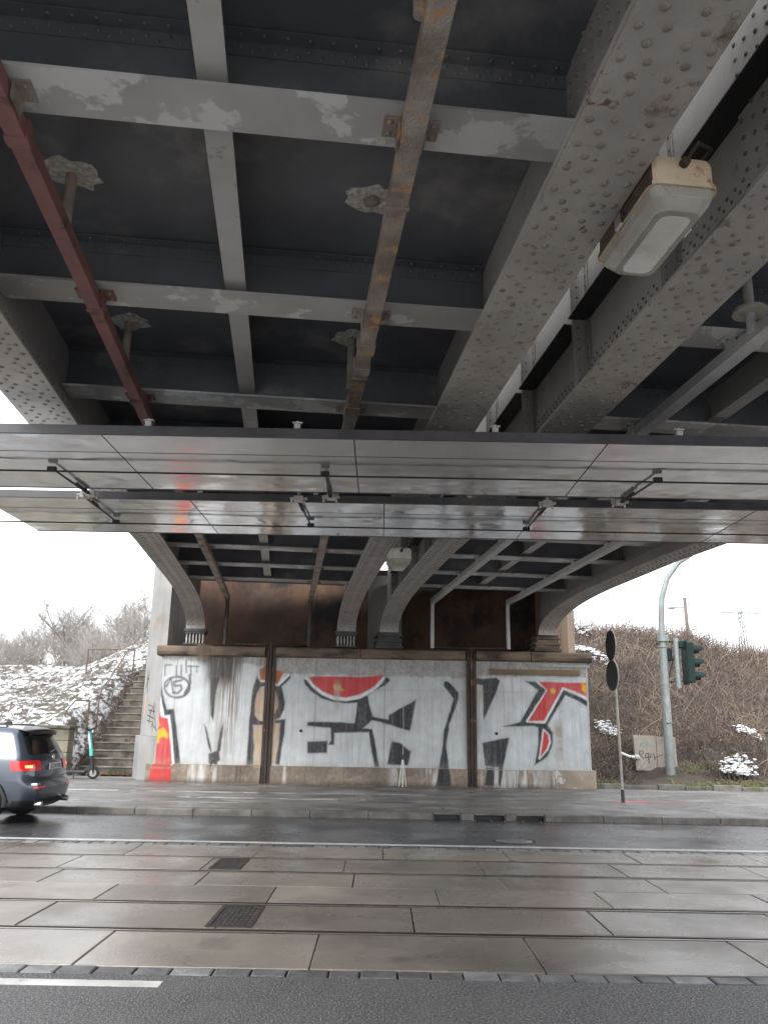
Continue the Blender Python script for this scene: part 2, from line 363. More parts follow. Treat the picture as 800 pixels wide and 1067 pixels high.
GP={
'black' : [[(-6.52, 3.08), (-6.45, 3.05), (-6.36, 2.57), (-6.21, 2.11), (-6.0, 2.12), (-5.88, 1.56), (-5.69, 0.61), (-5.85, 0.6), (-6.04, 1.55), (-6.1, 1.97), (-6.28, 1.93), (-6.39, 2.31), (-6.48, 2.72)], [(-5.0, 3.05), (-4.73, 3.06), (-4.81, 2.64), (-4.84, 1.83), (-4.91, 1.98), (-4.98, 2.69)], [(-5.09, 1.72), (-5.02, 1.62), (-4.82, 0.98), (-4.85, 0.93), (-4.95, 1.17)], [(-4.91, 0.9), (-4.77, 0.95), (-4.62, 1.0), (-4.56, 0.73), (-4.64, 0.67), (-4.65, 0.56), (-4.75, 0.63), (-4.79, 0.53), (-4.89, 0.65)], [(-4.53, 1.81), (-4.54, 1.43), (-4.58, 0.98), (-4.66, 0.98), (-4.63, 1.48)], [(-3.63, 3.13), (-3.54, 2.95), (-3.33, 2.95), (-3.32, 2.83), (-3.53, 2.79), (-3.62, 2.61), (-3.66, 2.36), (-3.65, 2.0), (-3.53, 1.85), (-3.27, 1.8), (-3.26, 1.73), (-3.68, 1.72), (-3.63, 1.34), (-3.61, 0.6), (-3.81, 0.57), (-3.8, 1.19), (-3.79, 1.9), (-3.74, 2.77)], [(-2.66, 3.17), (-2.64, 3.07), (-2.91, 2.83), (-2.78, 2.37), (-2.8, 2.17), (-2.91, 1.94), (-3.07, 1.86), (-3.08, 2.01), (-2.98, 2.22), (-3.0, 2.52), (-3.11, 2.75), (-3.12, 2.83), (-2.94, 2.89)], [(-3.07, 1.86), (-2.76, 1.89), (-2.76, 1.51), (-2.87, 0.64), (-2.97, 0.65), (-2.91, 1.31), (-2.89, 1.79), (-3.06, 1.78)], [(-2.27, 3.03), (-2.18, 3.05), (-1.98, 2.8), (-1.71, 2.6), (-1.39, 2.47), (-1.02, 2.44), (-0.66, 2.5), (-0.19, 2.74), (0.07, 3.01), (0.12, 3.15), (0.23, 3.12), (0.26, 3.04), (0.13, 2.91), (-0.13, 2.78), (-0.39, 2.62), (-0.33, 2.36), (-0.22, 2.01), (0.25, 1.92), (0.25, 1.84), (-0.25, 1.92), (-0.5, 1.68), (-0.22, 1.66), (-0.16, 1.41), (0.0, 0.61), (-0.14, 0.61), (-0.27, 1.25), (-0.32, 1.58), (-1.2, 1.55), (-1.33, 1.54), (-1.32, 1.21), (-1.48, 1.21), (-1.4, 1.33), (-1.42, 1.68), (-2.11, 1.72), (-2.11, 1.83), (-1.45, 1.84), (-0.74, 1.82), (-0.68, 2.4), (-1.02, 2.38), (-1.39, 2.41), (-1.71, 2.5), (-2.03, 2.69), (-2.22, 2.9)], [(-2.09, 1.28), (-1.51, 1.31), (-1.52, 0.98), (-2.08, 0.96)], [(0.24, 2.07), (1.04, 2.52), (0.87, 1.62), (-0.24, 1.93), (-0.24, 2.0), (0.23, 1.94)], [(0.34, 1.34), (0.58, 1.29), (0.89, 1.07), (0.82, 0.68), (0.22, 0.69)], [(1.85, 3.05), (1.97, 3.06), (2.27, 2.74), (2.27, 2.56), (2.01, 1.85), (1.91, 1.24), (2.05, 0.11), (1.6, 0.11), (1.81, 1.24), (1.85, 1.69), (2.14, 2.56), (1.85, 2.94)], [(2.8, 3.17), (2.99, 3.14), (3.39, 3.18), (3.48, 3.1), (3.41, 2.84), (3.01, 1.99), (2.99, 2.12), (2.99, 2.96), (2.8, 3.01)], [(2.96, 1.33), (3.73, 1.5), (3.54, 0.67), (3.43, 0.13), (3.38, 0.23), (3.41, 0.67), (3.03, 0.69)], [(3.05, 0.66), (3.28, 0.66), (3.25, 0.18), (2.99, 0.17)], [(4.25, 3.1), (4.52, 3.09), (4.88, 2.89), (4.38, 1.99), (4.77, 1.94), (5.35, 2.87), (6.05, 2.58), (6.04, 2.4), (5.76, 2.57), (5.4, 2.72), (4.85, 1.87), (5.0, 1.65), (4.98, 1.34), (4.82, 0.99), (4.45, 0.75), (4.57, 1.34), (4.58, 1.79), (4.43, 1.83), (3.56, 1.8), (4.06, 1.93), (4.61, 2.85)]] ,
'red' : [[(-6.52, 2.41), (-6.35, 1.9), (-6.15, 1.87), (-5.99, 0.96), (-5.92, 0.51), (-6.46, 0.5), (-6.51, 1.35), (-6.52, 1.85)], [(-6.51, 0.48), (-5.92, 0.49), (-5.88, 0.05), (-6.55, 0.04)], [(-2.13, 3.11), (-1.47, 3.15), (-0.62, 3.14), (0.07, 3.21), (0.04, 3.12), (-0.19, 2.88), (-0.61, 2.64), (-1.02, 2.55), (-1.39, 2.58), (-1.72, 2.72), (-1.99, 2.93)], [(4.62, 3.09), (6.05, 3.08), (6.06, 2.68), (5.33, 2.95), (4.75, 1.99), (4.3, 1.96), (4.87, 2.86)], [(4.74, 1.69), (4.86, 1.59), (4.88, 1.39), (4.8, 1.19), (4.61, 0.96), (4.7, 1.44)]] ,
'yellow' : [[(-6.52, 1.85), (-6.43, 1.82), (-6.36, 1.65), (-6.43, 1.6)], [(-6.47, 1.45), (-6.4, 1.55), (-6.25, 1.59), (-6.1, 1.4), (-6.12, 1.3), (-6.25, 1.35), (-6.35, 1.3), (-6.35, 1.17), (-6.43, 1.15), (-6.46, 1.25), (-6.42, 1.35)], [(-1.39, 2.86), (-1.33, 2.92), (-1.19, 2.89), (-1.16, 2.81), (-1.06, 2.74), (-1.24, 2.73), (-1.35, 2.75)], [(4.97, 2.9), (5.07, 2.92), (5.12, 2.84), (5.09, 2.76), (4.98, 2.78)], [(5.89, 3.07), (6.04, 3.03), (6.01, 2.73), (5.94, 2.83), (5.89, 2.87)]] ,
'tan' : [[(-3.57, 2.77), (-3.33, 2.81), (-3.28, 1.83), (-3.52, 1.88), (-3.65, 2.08), (-3.65, 2.51)], [(-3.66, 1.69), (-3.29, 1.69), (-3.31, 0.57), (-3.59, 0.56)], [(-3.11, 2.73), (-3.0, 2.52), (-2.99, 2.22), (-3.07, 1.96)], [(-3.1, 1.77), (-2.9, 1.78), (-2.95, 0.66), (-3.12, 0.66)]] ,
'rust' : [[(-3.58, 3.29), (-3.38, 3.45), (-3.35, 2.98), (-3.53, 3.0)], [(-3.14, 3.3), (-2.85, 3.24), (-3.02, 2.92), (-3.12, 2.91)]] ,
}
GS={
'white' : [(0.075, [(-6.49, 2.72), (-6.38, 2.23), (-6.29, 1.91), (-6.13, 1.88), (-6.02, 1.35), (-5.91, 0.6)]), (0.054, [(-3.59, 3.08), (-3.52, 2.97), (-3.34, 2.97)]), (0.064, [(-3.12, 2.87), (-3.0, 2.87), (-2.71, 3.17)]), (0.08, [(-2.19, 3.08), (-1.98, 2.85), (-1.71, 2.65), (-1.39, 2.52), (-1.02, 2.48), (-0.6, 2.56), (-0.19, 2.8), (0.08, 3.12)]), (0.064, [(4.63, 3.06), (4.88, 2.87), (4.26, 1.96), (4.77, 1.94), (5.34, 2.93), (5.72, 2.8), (6.04, 2.6)]), (0.059, [(4.73, 1.73), (4.88, 1.58), (4.9, 1.38), (4.81, 1.17), (4.59, 0.94), (4.69, 1.44), (4.73, 1.73)])] ,
'tag' : [(0.059, [(-5.59, 2.76), (-5.6, 2.67), (-5.65, 2.59), (-5.71, 2.52), (-5.81, 2.48), (-5.91, 2.46), (-6.02, 2.46), (-6.13, 2.49), (-6.22, 2.55), (-6.28, 2.62), (-6.32, 2.7), (-6.33, 2.79), (-6.31, 2.88), (-6.25, 2.95), (-6.17, 3.01), (-6.07, 3.04), (-5.96, 3.05), (-5.85, 3.03), (-5.75, 2.99), (-5.67, 2.93), (-5.62, 2.85), (-5.59, 2.76)]), (0.059, [(-6.27, 2.77), (-6.16, 2.98), (-6.05, 2.58)]), (0.059, [(-5.85, 2.95), (-6.08, 2.9), (-6.03, 2.78), (-5.86, 2.81), (-5.82, 2.7), (-5.92, 2.58), (-6.06, 2.59)]), (0.064, [(-5.72, 2.57), (-5.58, 2.88), (-5.62, 3.1)]), (0.038, [(-6.34, 3.08), (-6.36, 3.38), (-6.16, 3.39)]), (0.038, [(-6.03, 3.35), (-6.01, 3.1)]), (0.038, [(-5.89, 3.38), (-5.86, 3.1)]), (0.038, [(-5.75, 3.51), (-5.72, 3.17)]), (0.038, [(-5.68, 3.36), (-5.51, 3.36)]), (0.038, [(-5.6, 3.36), (-5.58, 3.11)]), (0.038, [(-5.47, 3.36), (-5.35, 3.36)]), (0.038, [(-5.42, 3.36), (-5.41, 3.2)])] ,
'dot' : [(0.107, [(-2.31, 1.58), (-2.26, 1.58)]), (0.107, [(3.34, 1.6), (3.39, 1.6)])] ,
}
# ------------------------------------------------------------------ the two bridge decks, in the bridge's own axes
BA = R(6.5)
SA, CA = math.sin(BA), math.cos(BA)
def bridge_end(bx):               # where a girder comes down on the far abutment
    return (25.05 - SA*bx)/CA
Y0 = -6.0
STIFF = [3.55, 5.6, 7.6, 9.5, 11.4, 13.3, 15.2, 17.1, 19.0, 20.9, 22.8]
BEAMS = [-2.95, -.5, 2.0, 4.48, 7.0, 9.43, 11.75, 13.95, 16.05, 18.1, 20.2, 22.3]
def haunch(y, e):
    base = 5.06 + .16*max(0, min(1, (y-9.5)/6.5))
    s = e-5.0
    if y <= s: return base
    t = min(1, (y-s)/5.0)
    return 4.5 + (base-4.5)*(max(0, 1-t**2.3))**(1/2.3)

def girder(parent, bx, w, inner, label, cover_end):
    """inner: +1 / -1, the side of the web that looks at the bay with the gap stiffeners (0 for none)"""
    e = bridge_end(bx)-.3
    ys = [Y0 + i*.5 for i in range(int((e-5-Y0)/.5)+1)] + [e-5+5*math.sin(math.pi/2*k/22) for k in range(1, 23)]
    ys = sorted(set(ys))
    prof = [(y, haunch(y, e)) for y in ys]
    zt = 6.95
    # web + leg, one plate with a top flange
    mb = MB()
    poly = [(y, z+.02) for y, z in prof] + [(e+.55, 4.5), (e+.55, zt), (Y0, zt)]
    mb.prism(poly, 'x', bx-.012, bx+.012)
    mb.box(bx-.22, bx+.22, Y0, e+.55, zt, zt+.03)
    # bottom angles with two rows of rivets on each web face
    for sgn in (-1, 1):
        rows = [[(bx+sgn*.024, y, z+.02) for y, z in prof], [(bx+sgn*.024, y, z+.48) for y, z in prof]]
        mb.grid(rows)
        mb.grid([[(bx+sgn*.012, y, z+.48) for y, z in prof], [(bx+sgn*.024, y, z+.48) for y, z in prof]])
    y = 2.0
    while y < e-.4:
        z = haunch(y, e)
        for sgn in (-1, 1):
            if abs(bx) > 2.5 and sgn*bx > 0 and abs(bx) != 3.02: continue
            mb.dome((bx+sgn*.024, y, z+.37), (sgn, 0, 0), .017, .014)
            mb.dome((bx+sgn*.024, y+.055, z+.43), (sgn, 0, 0), .017, .014)
        y += .11
    # heavy riveted splice on the web near the road edge
    for sgn in (-1, 1):
        mb.box(bx+sgn*.026, bx+sgn*.038, 2.2, 4.55, 5.24, 6.6)
        for i in range(18):
            for j in range(10):
                mb.dome((bx+sgn*.038, 2.3+i*.13, 5.32+j*.13+(.065 if i % 2 else 0)), (sgn, 0, 0), .019, .015)
    g = mb.build('main_girder', [M['gap_web_lit'] if inner else M['web_paint'], M['rivet']], parent)
    # bottom flange, follows the haunch down to the bearing
    mb = MB()
    th = .03
    def off(i):
        a = prof[max(0, i-1)]; b = prof[min(len(prof)-1, i+1)]
        t = Vector((b[0]-a[0], b[1]-a[1])).normalized()
        return Vector((-t.y, t.x))          # up / inwards
    lo = [(p[0], p[1]) for p in prof]
    up = [(p[0]+off(i).x*th, p[1]+off(i).y*th) for i, p in enumerate(prof)]
    x0, x1 = bx-w/2, bx+w/2
    mb.grid([[(x0, y, z) for y, z in lo], [(x1, y, z) for y, z in lo]], smooth=True)
    mb.grid([[(x0, y, z) for y, z in up], [(x1, y, z) for y, z in up]], smooth=True)
    mb.grid([[(x0, y, z) for y, z in lo], [(x0, y, z) for y, z in up]], smooth=False)
    mb.grid([[(x1, y, z) for y, z in lo], [(x1, y, z) for y, z in up]], smooth=False)
    # cover plate on the near half
    if cover_end:
        c = cover_end
        pts = [(x0+.012, Y0), (x1-.012, Y0), (x1-.012, c-.03), (x1-.05, c), (x0+.09, c), (x0+.03, c-.04), (x0+.012, c-.12)]
        mb.prism(pts, 'z', 5.044, 5.059)
    # rivets, staggered rows along the flange
    s = 0.0; k = 0
    pts = [p for p in prof if p[0] > 2.0]
    for i in range(len(pts)-1):
        a = Vector(pts[i]); b = Vector(pts[i+1]); L = (b-a).length; t = (b-a)/L if L else None
        while s < L:
            p = a + t*s
            n = Vector((t.y, -t.x))
            zz = p.y - (.017 if (cover_end and p.x < cover_end) else 0)
            offs = (-.215, -.075, .13) if k % 2 else (-.13, .075, .215)
            for o_ in offs:
                mb.dome((bx+o_*w/.56+random.uniform(-.006, .006), p.x+random.uniform(-.008, .008), zz), (0, n.x, n.y), .0245, .0115)
            s += .105; k += 1
        s -= L
    mb.build('bottom_flange', [M['flange_paint'], M['rivet']], g)
    # stiffeners at every cross beam
    for yb in STIFF:
        for sgn in ((inner,) if inner else ()):
            z0 = haunch(yb, e)+.03
            mb = MB()
            a, b = sorted((bx+sgn*.03, bx+sgn*.17))
            mb.box(a, b, yb-.008, yb+.008, z0, 6.9)
            c, d = sorted((bx+sgn*.171, bx+sgn*.183))
            mb.box(c, d, yb-.02, yb+.02, z0, 6.9)
            a, b = sorted((bx+sgn*.026, bx+sgn*.036))
            mb.box(a, b, yb-.09, yb+.09, z0, 6.9)
            for q in range(14):
                mb.dome((bx+sgn*.036, yb-.055, z0+.08+q*.12), (sgn, 0, 0), .015, .012)
                mb.dome((bx+sgn*.12, yb-.008, z0+.08+q*.12), (0, -1, 0), .015, .012)
            mb.build('stiffener', [M['web_paint'], M['rivet']], g)
    return g

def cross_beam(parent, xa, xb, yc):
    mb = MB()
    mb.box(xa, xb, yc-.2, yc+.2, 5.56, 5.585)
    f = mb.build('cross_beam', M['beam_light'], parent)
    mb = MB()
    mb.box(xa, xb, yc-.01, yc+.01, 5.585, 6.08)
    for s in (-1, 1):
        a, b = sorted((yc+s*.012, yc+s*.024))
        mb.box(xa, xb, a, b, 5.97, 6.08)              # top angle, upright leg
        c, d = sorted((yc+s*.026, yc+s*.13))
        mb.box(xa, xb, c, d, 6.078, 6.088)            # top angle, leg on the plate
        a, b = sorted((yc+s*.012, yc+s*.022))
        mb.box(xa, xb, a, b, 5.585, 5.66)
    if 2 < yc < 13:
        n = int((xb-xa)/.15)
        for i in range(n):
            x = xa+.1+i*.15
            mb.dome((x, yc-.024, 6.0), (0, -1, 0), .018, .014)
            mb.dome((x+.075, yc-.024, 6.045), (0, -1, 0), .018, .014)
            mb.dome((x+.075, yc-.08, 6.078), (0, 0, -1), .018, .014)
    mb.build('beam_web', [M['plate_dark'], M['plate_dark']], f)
    return f

def stringer(parent, bx, w):
    mb = MB()
    for a, b in zip(BEAMS[:-1], BEAMS[1:]):
        mb.box(bx-w/2, bx+w/2, a+.013, b-.013, 5.66, 5.68)
        mb.box(bx-.008, bx+.008, a+.013, b-.013, 5.68, 6.08)
        mb.box(bx+.01, bx+.02, a+.028, b-.028, 5.68, 5.76)
        if 2 <= a < 12:
            y = a+.12
            while y < b-.1:
                mb.dome((bx+.02, y, 5.72), (1, 0, 0), .016, .013); y += .12
    return mb.build('stringer', [M['stringer_paint'], M['rivet']], parent)

def channel(parent, bx, w, material, y1, bits, drop_to=None, z=5.40, y0=Y0):
    """drain channel slung under the cross beams; bits = (y, dx) of joints with clamps"""
    mb = MB()
    mb.box(bx-w/2, bx+w/2, y0, y1, z, z+.02)
    mb.box(bx-w/2, bx-w/2+.015, y0, y1, z+.02, z+.12)
    mb.box(bx+w/2-.015, bx+w/2, y0, y1, z+.02, z+.12)
    c = mb.build('drain_channel', material, parent)
    for yb in BEAMS:
        if yb < max(2, y0) or yb > y1: continue
        mb = MB(); mb.box(bx-w/2-.004, bx+w/2+.004, yb-.03, yb+.03, z+.10, z+.118)
        for s in (-1, 1):
            a, b = sorted((bx+s*(w/2+.004), bx+s*(w/2+.016)))
            mb.box(a, b, yb-.09, yb+.09, z+.03, 5.555)
            a, b = sorted((bx+s*(w/2+.018), bx+s*(w/2+.11)))
            mb.box(a, b, yb-.09, yb+.09, 5.545, 5.557)
            for q in (-.05, .05): mb.dome((bx+s*(w/2+.07), yb+q, 5.545), (0, 0, -1), .018, .02)
        hm = M['grey_channel'] if material is M['grey_channel'] else (M['red_lead'] if (material is M['red_lead'] and yb > 5) else M['rusty_channel'])
        mb.build('hanger', [hm, M['rivet']], c)
    if bits:
        for y, dy in bits:
            mb = MB(); mb.box(bx-w/2-.014, bx+w/2+.014, y, y+dy, z-.01, z+.14)
            mb.build('joint_sleeve', material, c)
    if drop_to:
        mb = MB(); r = .06
        mb.tube([(bx, y1-.05, z+.08), (bx, y1+.06, z+.02), (bx, y1+.1, z-.1), (bx, y1+.1, drop_to)], r, 10)
        mb.build('down_pipe', material if material is M['grey_channel'] else M['sooty_steel'], c)
    return c

def outlet(parent, x, y, stub, style, z=None):
    random.seed(int(x*100+y*10))
    mb = MB()
    n = 18
    if style == 'broken':
        vs = [(x, y, 6.09)]
        ring1 = []; ring2 = []
        for j in range(n):
            a = 2*math.pi*j/n; r = .15+.09*random.random()
            ring1.append((x+r*.6*math.cos(a), y+r*.6*math.sin(a), 6.083+.008*random.random()))
            ring2.append((x+r*math.cos(a)*1.1, y+r*math.sin(a), 6.098))
        mb.add(vs+ring1+ring2, [(0, 1+j, 1+(j+1) % n) for j in range(n)] + [(1+j, 1+(j+1) % n, 1+n+(j+1) % n, 1+n+j) for j in range(n)])
        o = mb.build('drain_outlet', M['broken_concrete'], parent)
    else:
        z = z or 6.05
        mb.lathe([(.16, z-.015), (.165, z), (.155, z+.03)], (x, y, 0), 24)
        mb.tube([(x, y, z+.031), (x, y, 6.098)], .05, 10)
        o = mb.build('drain_outlet', M['lamp_grey'], parent)
    mb = MB()
    if stub: mb.tube([(x, y, 6.09 if style == 'broken' else z-.016), (x, y, 5.45)], .045, 10)
    else: mb.lathe([(.001, 6.06), (.065, 6.062), (.07, 6.085)], (x, y, 0), 14)
    mb.build('outlet_pipe', M['rusty_channel'] if style == 'broken' else M['grey_channel'], o)

def bearing(parent, bx, style):
    e = bridge_end(bx)
    mb = MB()
    if style == 'rocker':
        mb.box(bx-.33, bx+.33, e-.33, e+.33, 4.42, 4.5)
        mb.box(bx-.30, bx+.30, e-.30, e+.30, 4.36, 4.42)
        mb.box(bx-.33, bx+.33, e-.33, e+.33, 4.02, 4.07)
        b = mb.build('bearing', M['sooty_steel'], parent)
        mb = MB()
        for i in range(6):
            x = bx-.24+i*.096
            mb.box(x-.022, x+.022, e-.26, e+.26, 4.07, 4.36, bev=.008)
        mb.build('rocker', M['bearing_pale'], b)
    else:
        z = 4.0
        for k, (w, h) in enumerate(((.42, .1), (.36, .09), (.40, .07), (.34, .09), (.40, .05))):
            mb.box(bx-w, bx+w, e-w*.85, e+w*.85, z, z+h, bev=.012); z += h+.004
        mb.box(bx-.33, bx+.33, e-.3, e+.3, z, 4.5)
        b = mb.build('bearing', M['cornice_stone'] if style == 'stack' else M['sooty_steel'], parent)
    return b

GIR = dict(edge_l=-2.79, mid_l=1.74, mid_r=3.02, edge_r=7.77)
W = .56
left = thing('railway_bridge', 'riveted steel bridge deck with the red and the rusty drain channels and dark plates', 'bridge', (0, 0, 0), BA, 'the two steel bridge decks')
girder(left, GIR['edge_l'], W, 0, '', None)
girder(left, GIR['mid_l'], W, 0, '', 4.45)
for yb in BEAMS: cross_beam(left, GIR['edge_l']+.03, GIR['mid_l']-.03, yb)
stringer(left, -.63, .19)
mb = MB(); mb.box(GIR['edge_l']-.75, GIR['mid_l']-.014, Y0, 26.0, 6.1, 6.14); mb.box(GIR['mid_l']+.23, 2.63, Y0, 26.0, 6.985, 7.02); mb.build('deck_plate', M['plate_dark'], left)  # second box is added to narrow the gap and dim its skylight
channel(left, .64, .145, M['rusty_channel'], 24.9, [(5.1, .04), (7.35, .22), (7.9, .16), (8.15, .05), (9.0, .3)], 4.05)
channel(left, -1.89, .12, M['red_lead'], 10.3, [(4.72, .1), (7.0, .05), (9.2, .12)], None)
channel(left, -1.88, .145, M['rusty_channel'], 25.1, [(13.9, .2)], 4.05, y0=10.31)
for p in ((-1.93, 6.03, True), (.53, 6.01, False), (-1.93, 8.58, True), (.57, 8.6, True), (.55, 3.5, True)):
    outlet(left, *p, 'broken')
bearing(left, GIR['edge_l'], 'rocker'); bearing(left, GIR['mid_l'], 'rocker')
# outer footway brackets of the left edge girder
for yb in BEAMS:
    if yb > 2:
        mb = MB(); mb.prism([(GIR['edge_l']-.03, 6.05), (GIR['edge_l']-.7, 6.05), (GIR['edge_l']-.03, 5.5)], 'y', yb-.01, yb+.01)
        mb.build('footway_bracket', M['web_paint'], left)

right = thing('railway_bridge', 'riveted steel bridge deck over the traffic light side with grey drain channels', 'bridge', (0, 0, 0), BA, 'the two steel bridge decks')
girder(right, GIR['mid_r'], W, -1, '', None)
girder(right, GIR['edge_r'], W, 0, '', None)
for yb in BEAMS: cross_beam(right, GIR['mid_r']+.03, GIR['edge_r']-.03, yb)
stringer(right, 5.35, .19)
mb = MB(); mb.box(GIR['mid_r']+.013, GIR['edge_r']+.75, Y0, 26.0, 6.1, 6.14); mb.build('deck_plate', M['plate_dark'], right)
channel(right, 4.33, .16, M['grey_channel'], 24.4, [], 4.05)
channel(right, 6.6, .16, M['grey_channel'], 24.1, [], 4.05)
for p in ((4.24, 6.62, True), (6.6, 6.62, True), (4.33, 15.1, True), (6.6, 15.1, True)):
    outlet(right, *p, 'disc', 5.66)
bearing(right, GIR['mid_r'], 'dark_stack'); bearing(right, GIR['edge_r'], 'stack')
mb = MB(); mb.box(2.66, 3.2, 15.0, 26.0, 6.985, 7.02); mb.build('gap_cover', M['plate_dark'], right)  # added plate, shuts out the sky over the far end of the gap
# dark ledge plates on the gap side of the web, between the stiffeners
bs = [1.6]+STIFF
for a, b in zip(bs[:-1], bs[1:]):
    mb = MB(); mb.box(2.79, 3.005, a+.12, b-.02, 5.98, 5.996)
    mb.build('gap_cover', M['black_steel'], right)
# ------------------------------------------------------------------ far abutment with the mural
YW = 24.45
ab = thing('bridge_abutment', 'concrete bridge abutment painted with a large black, white and red mural', 'abutment', (0, YW, 0))
def local(mb): return shift(mb, (0, -YW, 0))
mb = MB()
# slightly battered front wall with a chamfered right end
wl = [(-6.42, 3.66), (-6.58, .6)]
mb.prism([(-6.42, YW), (6.03, YW), (6.1, YW+.1), (6.1, YW+1.7), (-6.42, YW+1.7)], 'z', .5, 3.66)
local(mb).build('front_wall', M['concrete_wall'], ab)
mb = MB()
for x0, x1 in ((-6.66, -5.2), (-5.193, -3.42), (-3.08, -1.0), (-.99, .46), (.467, 2.5), (2.8, 5.0)):
    mb.box(x0, x1, YW-.1, YW+.4, .1, .6, bev=.02)
mb.prism([(5.007, YW-.1), (6.12, YW-.1), (6.2, YW+.02), (6.2, YW+1.6), (5.007, YW+1.6)], 'z', .1, .62)
local(mb).build('plinth', M['concrete_plinth'], ab)
mb = MB()
prof = [(YW-.16, 3.78), (YW-.13, 3.70), (YW-.04, 3.66), (YW+1.3, 3.66), (YW+1.3, 3.95), (YW-.08, 3.95), (YW-.15, 3.9)]
for x0, x1 in ((-6.6, -3.42), (-3.10, -.62), (-.61, 2.48), (2.8, 4.4), (4.41, 6.2)):
    mb.prism(prof, 'x', x0, x1-.008)
local(mb).build('cornice', M['cornice_stone'], ab)
mb = MB(); mb.box(4.3, 6.14, YW-.045, YW-.002, 3.52, 3.6); local(mb).build('string_course', M['concrete_wall'], ab)
mb = MB()
mb.box(-6.4, 5.4, 26.4, 27.4, 3.7, 6.7)
local(mb).build('back_wall', M['rust_wall'], ab)
# fill behind
mb = MB(); mb.box(-6.4, 6.06, YW+1.72, 30, .1, 3.64); mb.box(-6.4, 6.06, 27.42, 34, 3.9, 6.6)
local(mb).build('backfill', M['concrete_wall'], ab)
# corner pillars
mb = MB()
def pillar(g, z0, z1, m=0): mb.prism(g, 'z', z0, z1, m)
pillar([(-7.5, 26.5), (-7.02, 25.25), (-6.44, 24.78), (-6.3, 26.0), (-6.3, 27.5), (-7.5, 27.5)], 1.35, 6.75)
pillar([(-7.62, 26.45), (-7.1, 25.1), (-6.46, 24.6), (-6.3, 26.0), (-6.3, 27.55), (-7.62, 27.55)], .1, 1.345)
local(mb).build('corner_pillar', M['concrete_pillar'], ab)
mb = MB()
pillar([(4.95, 25.35), (5.75, 25.35), (6.05, 25.75), (6.05, 27.5), (4.95, 27.5)], 3.96, 6.75)
cp = local(mb).build('corner_pillar', M['tan_pillar'], ab)
mb = MB(); mb.box(-.45, .62, 25.75, 26.38, 3.97, 6.4); local(mb).build('pilaster', M['concrete_pillar'], ab)
# the two recessed joints with their drain pipes
for x in (-3.25, 2.65):
    mb = MB()
    mb.box(x-.14, x-.055, YW-.06, YW-.004, .12, 3.9); mb.box(x+.055, x+.14, YW-.06, YW-.004, .12, 3.9)
    j = local(mb).build('pipe_casing', M['rusty_pipe'], ab)
    mb = MB(); mb.tube([(x, YW-.03, .12), (x, YW-.03, 4.05)], .05, 10)
    if x < 0: mb.tube([(-4.42, 25.0, 4.08), (x, YW-.03, 4.02), (-2.25, 25.1, 4.08)], .04, 8)
    else: mb.tube([(1.5, 24.9, 4.08), (x, YW-.03, 4.03), (3.9, 24.9, 4.08)], .04, 8)
    local(mb).build('drain_pipe', M['rusty_pipe'], j)
mb = MB(); mb.box(3.2, 5.84, YW-.07, YW-.004, 3.28, 3.44)
for i in range(5): mb.dome((3.4+i*.55, YW-.07, 3.36), (0, -1, 0), .025, .015)
local(mb).build('fixing_rail', M['weathered_timber'], ab)
# ---- mural: coats of spray paint on the wall and the plinth, kept in the colour attribute of two thin sheets
import numpy as np
def soft_noise(sh, cell, seed):
    rg = np.random.default_rng(seed); ny, nx = sh; cy, cx = cell
    gy, gx = int(ny/cy)+3, int(nx/cx)+3
    g = rg.random((gy, gx)); yy = np.arange(ny)/cy; xx = np.arange(nx)/cx
    y0 = yy.astype(int); x0 = xx.astype(int); fy = (yy-y0)[:, None]; fx = (xx-x0)[None, :]
    fy = fy*fy*(3-2*fy); fx = fx*fx*(3-2*fx)
    A = g[y0][:, x0]; B = g[y0][:, x0+1]; Cc = g[y0+1][:, x0]; D = g[y0+1][:, x0+1]
    return (A*(1-fx)+B*fx)*(1-fy)+(Cc*(1-fx)+D*fx)*fy
def fbm(sh, cell, seed, o=4):
    t = 0; w = 1; n = 0
    for k in range(o):
        t = t+w*soft_noise(sh, (max(1.01, cell[0]/2**k), max(1.01, cell[1]/2**k)), seed+k); n += w; w *= .55
    return t/n
def sdf(poly, X, Z):
    P = np.array(poly); Q = np.roll(P, -1, 0); best = np.full(X.shape, 1e9); ins = np.zeros(X.shape, bool)
    for (ax, az), (bx_, bz) in zip(P, Q):
        ex, ez = bx_-ax, bz-az; L = ex*ex+ez*ez+1e-12
        t = np.clip(((X-ax)*ex+(Z-az)*ez)/L, 0, 1)
        best = np.minimum(best, (X-ax-t*ex)**2+(Z-az-t*ez)**2)
        cr = ((az > Z) != (bz > Z)) & (X < (bx_-ax)*(Z-az)/(bz-az+1e-12)+ax); ins ^= cr
    dd = np.sqrt(best); return np.where(ins, -dd, dd)
def sdl(pts, X, Z):
    best = np.full(X.shape, 1e9)
    for (ax, az), (bx_, bz) in zip(pts[:-1], pts[1:]):
        ex, ez = bx_-ax, bz-az; L = ex*ex+ez*ez+1e-12
        t = np.clip(((X-ax)*ex+(Z-az)*ez)/L, 0, 1); best = np.minimum(best, (X-ax-t*ex)**2+(Z-az-t*ez)**2)
    return np.sqrt(best)
